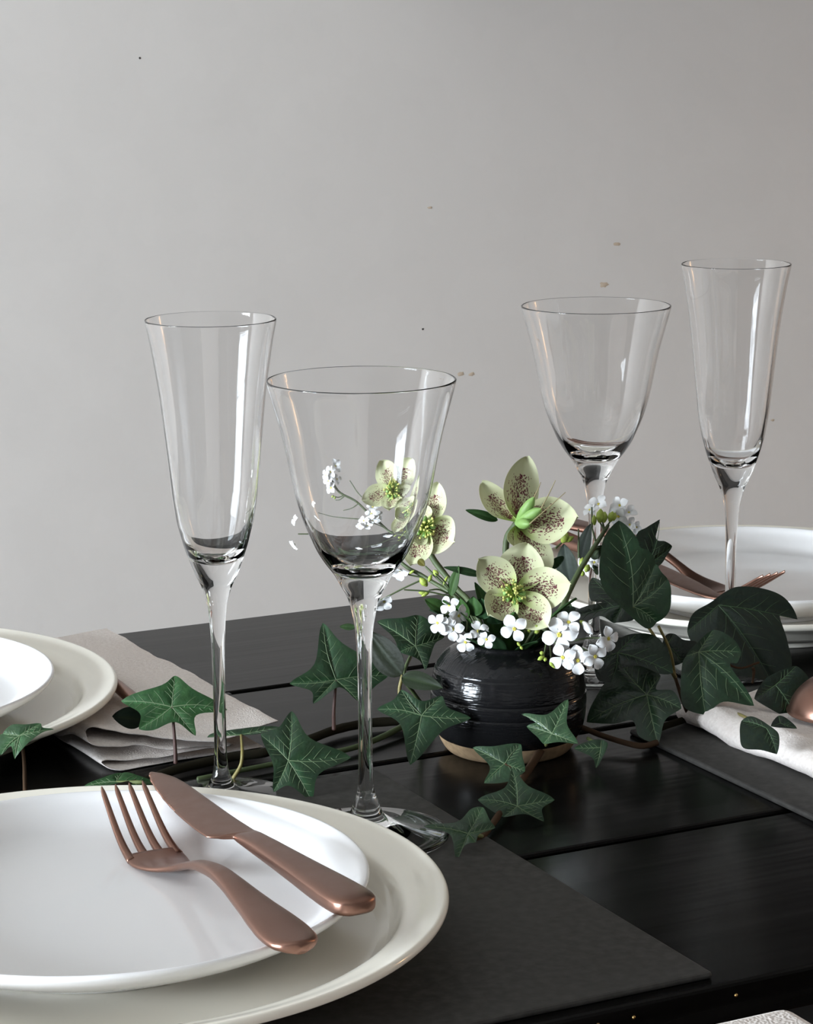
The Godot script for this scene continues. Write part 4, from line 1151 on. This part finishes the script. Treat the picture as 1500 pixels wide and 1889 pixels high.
	blossom(t, Vector3(0.5554, 0.8881, -1.2017), Vector3(-0.131, 0.342, 0.931), 0.0040, 0.55, 0.75)
	blossom(t, Vector3(0.5512, 0.8754, -1.2010), Vector3(-0.741, 0.340, 0.578), 0.0042, 0.91, 0.75)
	blossom(t, Vector3(0.5490, 0.8829, -1.2038), Vector3(-0.910, 0.273, 0.312), 0.0036, 0.94, 0.75)
	blossom(t, Vector3(0.5554, 0.8809, -1.2001), Vector3(0.101, 0.310, 0.945), 0.0034, 0.10, 0.75)
	bud(t, Vector3(0.5523, 0.8711, -1.1995), Vector3(0.5502, 0.8698, -1.1991), 0.0012, "lime_bud")
	bud(t, Vector3(0.5533, 0.8705, -1.1988), Vector3(0.5519, 0.8687, -1.1980), 0.0012, "lime_bud")
	bud(t, Vector3(0.5532, 0.8826, -1.2016), Vector3(0.5521, 0.8843, -1.2014), 0.0012, "lime_bud")
	bud(t, Vector3(0.5538, 0.8806, -1.2009), Vector3(0.5531, 0.8831, -1.2006), 0.0012, "lime_bud")
	blossom(t, Vector3(0.5700, 0.8593, -1.1800), Vector3(-0.610, 0.443, 0.657), 0.0048, 0.02, 0.85)
	blossom(t, Vector3(0.5705, 0.8541, -1.1786), Vector3(-0.595, 0.204, 0.778), 0.0050, 1.26, 0.85)
	blossom(t, Vector3(0.5650, 0.8538, -1.1813), Vector3(-0.865, 0.175, 0.470), 0.0044, 0.39, 0.85)
	blossom(t, Vector3(0.5669, 0.8490, -1.1793), Vector3(-0.677, -0.086, 0.731), 0.0046, 0.35, 0.85)
	blossom(t, Vector3(0.5621, 0.8481, -1.1815), Vector3(-0.898, -0.145, 0.415), 0.0042, 1.49, 0.85)
	blossom(t, Vector3(0.5727, 0.8573, -1.1782), Vector3(-0.145, 0.364, 0.920), 0.0044, 0.71, 0.85)
	blossom(t, Vector3(0.5710, 0.8642, -1.1806), Vector3(-0.321, 0.676, 0.664), 0.0040, 1.25, 0.85)
	blossom(t, Vector3(0.5373, 0.8604, -1.2103), Vector3(-0.945, 0.326, -0.036), 0.0034, 0.71, 0.70)
	blossom(t, Vector3(0.5358, 0.8479, -1.2082), Vector3(-0.878, -0.471, 0.085), 0.0036, 0.96, 0.70)
	sprig_stem(t, "twig", [Vector3(0.5751, 0.8524, -1.1839), Vector3(0.5606, 0.8533, -1.1948), Vector3(0.5483, 0.8530, -1.2032), Vector3(0.5377, 0.8531, -1.2085)], 0.0005, 0.0003, "green_stem")
	sprig_stem(t, "twig", [Vector3(0.5830, 0.8386, -1.1711), Vector3(0.5779, 0.8447, -1.1751), Vector3(0.5693, 0.8524, -1.1788)], 0.0005, 0.0004, "green_stem")
	blossom(t, Vector3(0.5790, 0.8366, -1.1670), Vector3(-0.532, -0.503, 0.681), 0.0055, 0.23, 0.45)
	blossom(t, Vector3(0.5696, 0.8206, -1.1681), Vector3(-0.298, -0.503, 0.812), 0.0060, 0.95, 0.45)
	blossom(t, Vector3(0.5570, 0.8149, -1.1731), Vector3(-0.821, -0.224, 0.525), 0.0040, 1.30, 0.45)
	sprig_stem(t, "twig", [Vector3(0.5912, 0.8324, -1.1600), Vector3(0.5832, 0.8342, -1.1644), Vector3(0.5791, 0.8371, -1.1671)], 0.0005, 0.0004, "green_stem")
	sprig_stem(t, "twig", [Vector3(0.5912, 0.8324, -1.1600), Vector3(0.5799, 0.8271, -1.1644), Vector3(0.5697, 0.8217, -1.1683), Vector3(0.5576, 0.8155, -1.1730)], 0.0005, 0.0004, "green_stem")
	t = thing("blossom_sprig", "low blossom sprig at the left shoulder of the vase with green buds", "sprig", Vector3(0.6104, 0.8020, -1.1029), "white blossom sprigs in the black vase")
	sprig_stem(t, "stem", [Vector3(0.6104, 0.7870, -1.1029), Vector3(0.5973, 0.8182, -1.1195), Vector3(0.5919, 0.8297, -1.1305), Vector3(0.5852, 0.8390, -1.1394), Vector3(0.5826, 0.8428, -1.1438)], 0.0012, 0.0006, "green_stem")
	blossom(t, Vector3(0.5787, 0.8295, -1.1086), Vector3(-0.757, 0.369, 0.539), 0.0056, 0.78, 0.85)
	blossom(t, Vector3(0.5821, 0.8244, -1.1057), Vector3(0.145, -0.140, 0.980), 0.0060, 1.11, 0.85)
	blossom(t, Vector3(0.5724, 0.8206, -1.1097), Vector3(-0.849, 0.126, 0.514), 0.0056, 1.01, 0.85)
	blossom(t, Vector3(0.5789, 0.8175, -1.1057), Vector3(-0.546, 0.145, 0.825), 0.0062, 0.10, 0.85)
	blossom(t, Vector3(0.5752, 0.8190, -1.1080), Vector3(-0.762, -0.052, 0.646), 0.0050, 1.14, 0.85)
	blossom(t, Vector3(0.5843, 0.8108, -1.1016), Vector3(-0.636, -0.051, 0.770), 0.0058, 0.89, 0.85)
	blossom(t, Vector3(0.5906, 0.8161, -1.0996), Vector3(-0.249, 0.482, 0.840), 0.0056, 0.45, 0.85)
	blossom(t, Vector3(0.5932, 0.8121, -1.0974), Vector3(0.067, 0.038, 0.997), 0.0050, 0.05, 0.85)
	bud(t, Vector3(0.5850, 0.8414, -1.1388), Vector3(0.5865, 0.8388, -1.1364), 0.0022, "lime_bud")
	bud(t, Vector3(0.5837, 0.8390, -1.1390), Vector3(0.5815, 0.8357, -1.1382), 0.0017, "lime_bud")
	bud(t, Vector3(0.5810, 0.8335, -1.1391), Vector3(0.5777, 0.8377, -1.1405), 0.0030, "lime_bud")
	bud(t, Vector3(0.5810, 0.8292, -1.1381), Vector3(0.5763, 0.8302, -1.1396), 0.0018, "lime_bud")
	bud(t, Vector3(0.5819, 0.8307, -1.1380), Vector3(0.5776, 0.8282, -1.1385), 0.0018, "lime_bud")
	bud(t, Vector3(0.5734, 0.8399, -1.1443), Vector3(0.5753, 0.8417, -1.1426), 0.0012, "lime_bud")
	bud(t, Vector3(0.5912, 0.8382, -1.1350), Vector3(0.5882, 0.8337, -1.1344), 0.0012, "lime_bud")
	sprig_stem(t, "twig", [Vector3(0.5872, 0.8311, -1.1274), Vector3(0.5819, 0.8337, -1.1276), Vector3(0.5766, 0.8339, -1.1277)], 0.0005, 0.0004, "green_stem")
	sprig_stem(t, "twig", [Vector3(0.5888, 0.8326, -1.1270), Vector3(0.5845, 0.8387, -1.1274), Vector3(0.5803, 0.8424, -1.1278)], 0.0005, 0.0004, "green_stem")
	sprig_stem(t, "twig", [Vector3(0.5899, 0.8287, -1.1256), Vector3(0.5773, 0.8326, -1.1296), Vector3(0.5648, 0.8342, -1.1336)], 0.0005, 0.0004, "green_stem")
	sprig_stem(t, "twig", [Vector3(0.5937, 0.8239, -1.1226), Vector3(0.5896, 0.8265, -1.1221), Vector3(0.5855, 0.8267, -1.1216)], 0.0005, 0.0004, "green_stem")
	sprig_stem(t, "twig", [Vector3(0.5949, 0.8216, -1.1215), Vector3(0.5905, 0.8191, -1.1200), Vector3(0.5861, 0.8142, -1.1185)], 0.0005, 0.0004, "green_stem")
	sprig_stem(t, "twig", [Vector3(0.5963, 0.8208, -1.1206), Vector3(0.5968, 0.8179, -1.1166), Vector3(0.5973, 0.8125, -1.1125)], 0.0005, 0.0004, "green_stem")
	sprig_stem(t, "twig", [Vector3(0.5915, 0.8232, -1.1236), Vector3(0.5853, 0.8215, -1.1231), Vector3(0.5791, 0.8174, -1.1227)], 0.0005, 0.0004, "green_stem")
	sprig_stem(t, "twig", [Vector3(0.5963, 0.8208, -1.1206), Vector3(0.5937, 0.8155, -1.1176), Vector3(0.5912, 0.8079, -1.1146)], 0.0005, 0.0004, "green_stem")
	blade_leaf(t, "leaf", Vector3(0.5885, 0.8295, -1.1265), Vector3(0.5927, 0.8458, -1.1246), Vector3(-0.632, 0.476, 0.611), 0.0028, 0.06, "soft_leaf", lin(0.05,0.10,0.03))
	blade_leaf(t, "leaf", Vector3(0.5850, 0.8225, -1.1266), Vector3(0.5749, 0.8287, -1.1297), Vector3(-0.632, 0.476, 0.611), 0.0034, 0.06, "soft_leaf", lin(0.04,0.09,0.025))
	blade_leaf(t, "leaf", Vector3(0.6042, 0.8402, -1.1210), Vector3(0.5854, 0.8452, -1.1281), Vector3(-0.632, 0.476, 0.611), 0.0020, 0.06, "soft_leaf", lin(0.03,0.06,0.025))
	blade_leaf(t, "leaf", Vector3(0.6145, 0.8686, -1.1222), Vector3(0.5986, 0.8746, -1.1281), Vector3(-0.632, 0.476, 0.611), 0.0024, 0.06, "soft_leaf", lin(0.03,0.07,0.022))
	blade_leaf(t, "leaf", Vector3(0.5990, 0.8192, -1.1189), Vector3(0.5979, 0.8301, -1.1185), Vector3(-0.632, 0.476, 0.611), 0.0050, 0.06, "soft_leaf", lin(0.05,0.11,0.035))
	blade_leaf(t, "leaf", Vector3(0.6031, 0.8176, -1.1165), Vector3(0.6014, 0.8293, -1.1166), Vector3(-0.632, 0.476, 0.611), 0.0055, 0.06, "soft_leaf", lin(0.03,0.075,0.03))
	blade_leaf(t, "leaf", Vector3(0.5945, 0.8177, -1.1208), Vector3(0.5914, 0.8294, -1.1216), Vector3(-0.632, 0.476, 0.611), 0.0036, 0.06, "soft_leaf", lin(0.05,0.11,0.03))
	blade_leaf(t, "leaf", Vector3(0.5886, 0.8153, -1.1232), Vector3(0.5847, 0.8200, -1.1228), Vector3(-0.632, 0.476, 0.611), 0.0040, 0.06, "soft_leaf", lin(0.06,0.12,0.03))
	blade_leaf(t, "leaf", Vector3(0.6093, 0.8152, -1.1128), Vector3(0.6070, 0.8214, -1.1120), Vector3(-0.632, 0.476, 0.611), 0.0050, 0.06, "soft_leaf", lin(0.02,0.05,0.02))
	blade_leaf(t, "leaf", Vector3(0.5753, 0.8485, -1.1373), Vector3(0.5765, 0.8460, -1.1327), Vector3(-0.632, 0.476, 0.611), 0.0018, 0.06, "soft_leaf", lin(0.10,0.09,0.02))
	t = thing("blossom_sprig", "dense cluster of open white blossoms hanging over the front of the vase", "sprig", Vector3(0.6104, 0.8020, -1.1029), "white blossom sprigs in the black vase")
	sprig_stem(t, "stem", [Vector3(0.6104, 0.7870, -1.1029), Vector3(0.6178, 0.8172, -1.0862), Vector3(0.6208, 0.8121, -1.0688), Vector3(0.6259, 0.8067, -1.0582)], 0.0012, 0.0007, "green_stem")
	blossom(t, Vector3(0.5968, 0.8230, -1.0719), Vector3(-0.573, -0.007, 0.820), 0.0072, 0.50, 0.95)
	blossom(t, Vector3(0.6169, 0.8198, -1.0611), Vector3(-0.497, 0.148, 0.855), 0.0092, 0.25, 0.95)
	blossom(t, Vector3(0.6175, 0.8086, -1.0583), Vector3(-0.589, -0.046, 0.807), 0.0074, 0.60, 0.95)
	blossom(t, Vector3(0.6240, 0.8071, -1.0546), Vector3(-0.462, -0.099, 0.881), 0.0076, 0.20, 0.95)
	blossom(t, Vector3(0.6319, 0.8088, -1.0511), Vector3(-0.048, 0.140, 0.989), 0.0070, 0.50, 0.95)
	blossom(t, Vector3(0.6388, 0.8178, -1.0497), Vector3(0.030, -0.053, 0.998), 0.0068, 0.20, 0.95)
	blossom(t, Vector3(0.5835, 0.8178, -1.0773), Vector3(-0.642, 0.049, 0.765), 0.0048, 0.40, 0.95)
	blossom(t, Vector3(0.6217, 0.8256, -1.0599), Vector3(-0.386, 0.758, 0.526), 0.0070, 0.70, 0.95)
	bud(t, Vector3(0.6284, 0.8259, -1.0567), Vector3(0.6316, 0.8203, -1.0527), 0.0032, "white_petal")
	bud(t, Vector3(0.6281, 0.8261, -1.0592), Vector3(0.6306, 0.8234, -1.0562), 0.0020, "lime_bud")
	bud(t, Vector3(0.6097, 0.8100, -1.0647), Vector3(0.6076, 0.8106, -1.0648), 0.0016, "lime_bud")
	bud(t, Vector3(0.6099, 0.8085, -1.0643), Vector3(0.6063, 0.8070, -1.0646), 0.0018, "lime_bud")
	bud(t, Vector3(0.6105, 0.8078, -1.0639), Vector3(0.6095, 0.8062, -1.0629), 0.0015, "lime_bud")
	bud(t, Vector3(0.6122, 0.8056, -1.0625), Vector3(0.6129, 0.8037, -1.0606), 0.0014, "lime_bud")
	bud(t, Vector3(0.6122, 0.8052, -1.0624), Vector3(0.6136, 0.8028, -1.0600), 0.0010, "lime_bud")
	bud(t, Vector3(0.6086, 0.8223, -1.0681), Vector3(0.6070, 0.8244, -1.0682), 0.0016, "lime_bud")
	bud(t, Vector3(0.6088, 0.8216, -1.0678), Vector3(0.6062, 0.8204, -1.0677), 0.0018, "lime_bud")
	bud(t, Vector3(0.5983, 0.8155, -1.0717), Vector3(0.5990, 0.8139, -1.0698), 0.0012, "lime_bud")
	bud(t, Vector3(0.5995, 0.8137, -1.0707), Vector3(0.5998, 0.8123, -1.0690), 0.0012, "lime_bud")
	bud(t, Vector3(0.6040, 0.8223, -1.0704), Vector3(0.6039, 0.8204, -1.0688), 0.0014, "lime_bud")
	sprig_stem(t, "twig", [Vector3(0.6094, 0.8233, -1.0770), Vector3(0.6039, 0.8237, -1.0756), Vector3(0.5985, 0.8221, -1.0742)], 0.0005, 0.0004, "green_stem")
	sprig_stem(t, "twig", [Vector3(0.6169, 0.8181, -1.0721), Vector3(0.6137, 0.8146, -1.0687), Vector3(0.6104, 0.8090, -1.0653)], 0.0005, 0.0004, "green_stem")
	sprig_stem(t, "twig", [Vector3(0.6094, 0.8233, -1.0770), Vector3(0.6044, 0.8201, -1.0746), Vector3(0.5994, 0.8149, -1.0721)], 0.0005, 0.0004, "green_stem")
	sprig_stem(t, "twig", [Vector3(0.6169, 0.8181, -1.0721), Vector3(0.6151, 0.8124, -1.0675), Vector3(0.6133, 0.8046, -1.0629)], 0.0005, 0.0004, "green_stem")
	sprig_stem(t, "twig", [Vector3(0.6202, 0.8115, -1.0690), Vector3(0.6228, 0.8101, -1.0631), Vector3(0.6254, 0.8067, -1.0573)], 0.0005, 0.0004, "green_stem")
	sprig_stem(t, "twig", [Vector3(0.6282, 0.8115, -1.0650), Vector3(0.6308, 0.8108, -1.0593), Vector3(0.6334, 0.8081, -1.0536)], 0.0005, 0.0004, "green_stem")
	sprig_stem(t, "twig", [Vector3(0.6285, 0.8144, -1.0655), Vector3(0.6344, 0.8165, -1.0588), Vector3(0.6403, 0.8167, -1.0521)], 0.0005, 0.0004, "green_stem")
	sprig_stem(t, "twig", [Vector3(0.6106, 0.8226, -1.0762), Vector3(0.6095, 0.8229, -1.0727), Vector3(0.6083, 0.8213, -1.0691)], 0.0005, 0.0004, "green_stem")
	t = thing("blossom_sprig", "upright blossom sprig on the right rising past the big ivy leaf", "sprig", Vector3(0.6104, 0.8020, -1.1029), "white blossom sprigs in the black vase")
	sprig_stem(t, "stem", [Vector3(0.6104, 0.7870, -1.1029), Vector3(0.6358, 0.8206, -1.0951), Vector3(0.6443, 0.8310, -1.0989), Vector3(0.6537, 0.8420, -1.1024), Vector3(0.6634, 0.8517, -1.1054), Vector3(0.6707, 0.8596, -1.1069), Vector3(0.6732, 0.8632, -1.1065)], 0.0022, 0.0009, "green_stem")
	blossom(t, Vector3(0.6717, 0.8729, -1.1140), Vector3(-0.631, 0.660, 0.408), 0.0056, 1.30, 0.80)
	blossom(t, Vector3(0.6818, 0.8724, -1.1089), Vector3(-0.773, 0.401, 0.492), 0.0052, 0.71, 0.80)
	blossom(t, Vector3(0.6806, 0.8669, -1.1082), Vector3(-0.795, -0.090, 0.599), 0.0058, 1.08, 0.80)
	blossom(t, Vector3(0.6857, 0.8685, -1.1060), Vector3(-0.492, 0.752, 0.438), 0.0046, 1.32, 0.80)
	blossom(t, Vector3(0.6856, 0.8623, -1.1047), Vector3(-0.751, 0.348, 0.561), 0.0042, 1.07, 0.80)
	blossom(t, Vector3(0.6887, 0.8609, -1.1028), Vector3(-0.798, 0.336, 0.501), 0.0036, 1.38, 0.80)
	blossom(t, Vector3(0.6667, 0.8427, -1.1097), Vector3(-0.662, 0.446, 0.603), 0.0046, 0.59, 0.80)
	blossom(t, Vector3(0.6672, 0.8702, -1.1156), Vector3(-0.739, 0.607, 0.293), 0.0044, 1.20, 0.80)
	bud(t, Vector3(0.6683, 0.8650, -1.1071), Vector3(0.6687, 0.8720, -1.1073), 0.0036, "lime_bud")
	bud(t, Vector3(0.6702, 0.8650, -1.1061), Vector3(0.6706, 0.8706, -1.1060), 0.0026, "lime_bud")
	bud(t, Vector3(0.6731, 0.8654, -1.1048), Vector3(0.6743, 0.8706, -1.1042), 0.0030, "lime_bud")
	bud(t, Vector3(0.6655, 0.8637, -1.1082), Vector3(0.6653, 0.8689, -1.1083), 0.0020, "lime_bud")
	bud(t, Vector3(0.6572, 0.8416, -1.1074), Vector3(0.6578, 0.8468, -1.1071), 0.0026, "lime_bud")
	bud(t, Vector3(0.6590, 0.8393, -1.1059), Vector3(0.6603, 0.8431, -1.1050), 0.0026, "lime_bud")
	bud(t, Vector3(0.6572, 0.8371, -1.1064), Vector3(0.6571, 0.8400, -1.1059), 0.0020, "lime_bud")
	bud(t, Vector3(0.6494, 0.8548, -1.1142), Vector3(0.6518, 0.8595, -1.1129), 0.0036, "lime_bud")
	bud(t, Vector3(0.6507, 0.8552, -1.1137), Vector3(0.6545, 0.8577, -1.1112), 0.0024, "lime_bud")
	bud(t, Vector3(0.6748, 0.8659, -1.1040), Vector3(0.6755, 0.8701, -1.1035), 0.0020, "lime_bud")
	sprig_stem(t, "twig", [Vector3(0.6702, 0.8605, -1.1051), Vector3(0.6697, 0.8626, -1.1070), Vector3(0.6692, 0.8646, -1.1089)], 0.0006, 0.0004, "green_stem")
	sprig_stem(t, "twig", [Vector3(0.6702, 0.8605, -1.1051), Vector3(0.6703, 0.8630, -1.1068), Vector3(0.6705, 0.8655, -1.1084)], 0.0006, 0.0004, "green_stem")
	sprig_stem(t, "twig", [Vector3(0.6707, 0.8614, -1.1051), Vector3(0.6724, 0.8632, -1.1058), Vector3(0.6742, 0.8650, -1.1064)], 0.0006, 0.0004, "green_stem")
	sprig_stem(t, "twig", [Vector3(0.6652, 0.8555, -1.1065), Vector3(0.6652, 0.8587, -1.1084), Vector3(0.6652, 0.8619, -1.1102)], 0.0006, 0.0004, "green_stem")
	sprig_stem(t, "twig", [Vector3(0.6642, 0.8623, -1.1086), Vector3(0.6652, 0.8674, -1.1103), Vector3(0.6662, 0.8724, -1.1121)], 0.0006, 0.0004, "green_stem")
	sprig_stem(t, "twig", [Vector3(0.6458, 0.8516, -1.1153), Vector3(0.6481, 0.8530, -1.1156), Vector3(0.6504, 0.8544, -1.1159)], 0.0006, 0.0004, "green_stem")
	sprig_stem(t, "twig", [Vector3(0.6564, 0.8466, -1.1089), Vector3(0.6576, 0.8538, -1.1111), Vector3(0.6587, 0.8611, -1.1133)], 0.0006, 0.0004, "green_stem")
	sprig_stem(t, "twig", [Vector3(0.6630, 0.8501, -1.1064), Vector3(0.6661, 0.8510, -1.1062), Vector3(0.6692, 0.8519, -1.1060)], 0.0006, 0.0004, "green_stem")
	blade_leaf(t, "leaf", Vector3(0.6646, 0.8452, -1.1091), Vector3(0.6689, 0.8526, -1.1051), Vector3(-0.632, 0.476, 0.611), 0.0030, 0.06, "soft_leaf", lin(0.03,0.045,0.02))
	blade_leaf(t, "leaf", Vector3(0.6490, 0.8422, -1.1162), Vector3(0.6449, 0.8460, -1.1156), Vector3(-0.632, 0.476, 0.611), 0.0045, 0.06, "soft_leaf", lin(0.02,0.045,0.02))
	blade_leaf(t, "leaf", Vector3(0.6652, 0.8384, -1.1072), Vector3(0.6655, 0.8413, -1.1043), Vector3(-0.632, 0.476, 0.611), 0.0030, 0.06, "soft_leaf", lin(0.03,0.05,0.02))
	blade_leaf(t, "leaf", Vector3(0.6202, 0.7980, -1.1009), Vector3(0.6398, 0.8140, -1.0969), Vector3(-0.39, 1, -0.08), 0.0052, 0.10, "soft_leaf", lin(0.018,0.045,0.016))
	blade_leaf(t, "leaf", Vector3(0.6183, 0.7980, -1.0968), Vector3(0.6391, 0.8320, -1.0811), Vector3(-0.32, 1, -0.24), 0.0062, 0.10, "soft_leaf", lin(0.03,0.075,0.02))
	blade_leaf(t, "leaf", Vector3(0.6149, 0.7980, -1.0940), Vector3(0.6295, 0.8230, -1.0655), Vector3(-0.18, 1, -0.36), 0.0052, 0.10, "soft_leaf", lin(0.012,0.030,0.012))
	blade_leaf(t, "leaf", Vector3(0.6106, 0.7980, -1.0929), Vector3(0.6111, 0.8140, -1.0729), Vector3(-0.01, 1, -0.40), 0.0062, 0.10, "soft_leaf", lin(0.018,0.045,0.016))
	blade_leaf(t, "leaf", Vector3(0.6063, 0.7980, -1.0938), Vector3(0.5956, 0.8320, -1.0701), Vector3(0.16, 1, -0.36), 0.0052, 0.10, "soft_leaf", lin(0.03,0.075,0.02))
	blade_leaf(t, "leaf", Vector3(0.6027, 0.7980, -1.0964), Vector3(0.5782, 0.8230, -1.0759), Vector3(0.31, 1, -0.26), 0.0062, 0.10, "soft_leaf", lin(0.012,0.030,0.012))
	blade_leaf(t, "leaf", Vector3(0.6007, 0.7980, -1.1004), Vector3(0.5813, 0.8140, -1.0955), Vector3(0.39, 1, -0.10), 0.0052, 0.10, "soft_leaf", lin(0.018,0.045,0.016))
	blade_leaf(t, "leaf", Vector3(0.6006, 0.7980, -1.1049), Vector3(0.5751, 0.8320, -1.1100), Vector3(0.39, 1, 0.08), 0.0062, 0.10, "soft_leaf", lin(0.03,0.075,0.02))
	blade_leaf(t, "leaf", Vector3(0.6024, 0.7980, -1.1089), Vector3(0.5769, 0.8230, -1.1283), Vector3(0.32, 1, 0.24), 0.0052, 0.10, "soft_leaf", lin(0.012,0.030,0.012))
	blade_leaf(t, "leaf", Vector3(0.6058, 0.7980, -1.1118), Vector3(0.5967, 0.8140, -1.1296), Vector3(0.18, 1, 0.36), 0.0062, 0.10, "soft_leaf", lin(0.018,0.045,0.016))
	blade_leaf(t, "leaf", Vector3(0.6101, 0.7980, -1.1129), Vector3(0.6095, 0.8320, -1.1389), Vector3(0.01, 1, 0.40), 0.0052, 0.10, "soft_leaf", lin(0.03,0.075,0.02))
	blade_leaf(t, "leaf", Vector3(0.6145, 0.7980, -1.1120), Vector3(0.6277, 0.8230, -1.1411), Vector3(-0.16, 1, 0.36), 0.0062, 0.10, "soft_leaf", lin(0.012,0.030,0.012))
	blade_leaf(t, "leaf", Vector3(0.6180, 0.7980, -1.1093), Vector3(0.6334, 0.8140, -1.1221), Vector3(-0.31, 1, 0.26), 0.0052, 0.10, "soft_leaf", lin(0.018,0.045,0.016))
	blade_leaf(t, "leaf", Vector3(0.6201, 0.7980, -1.1053), Vector3(0.6453, 0.8320, -1.1117), Vector3(-0.39, 1, 0.10), 0.0062, 0.10, "soft_leaf", lin(0.03,0.075,0.02))
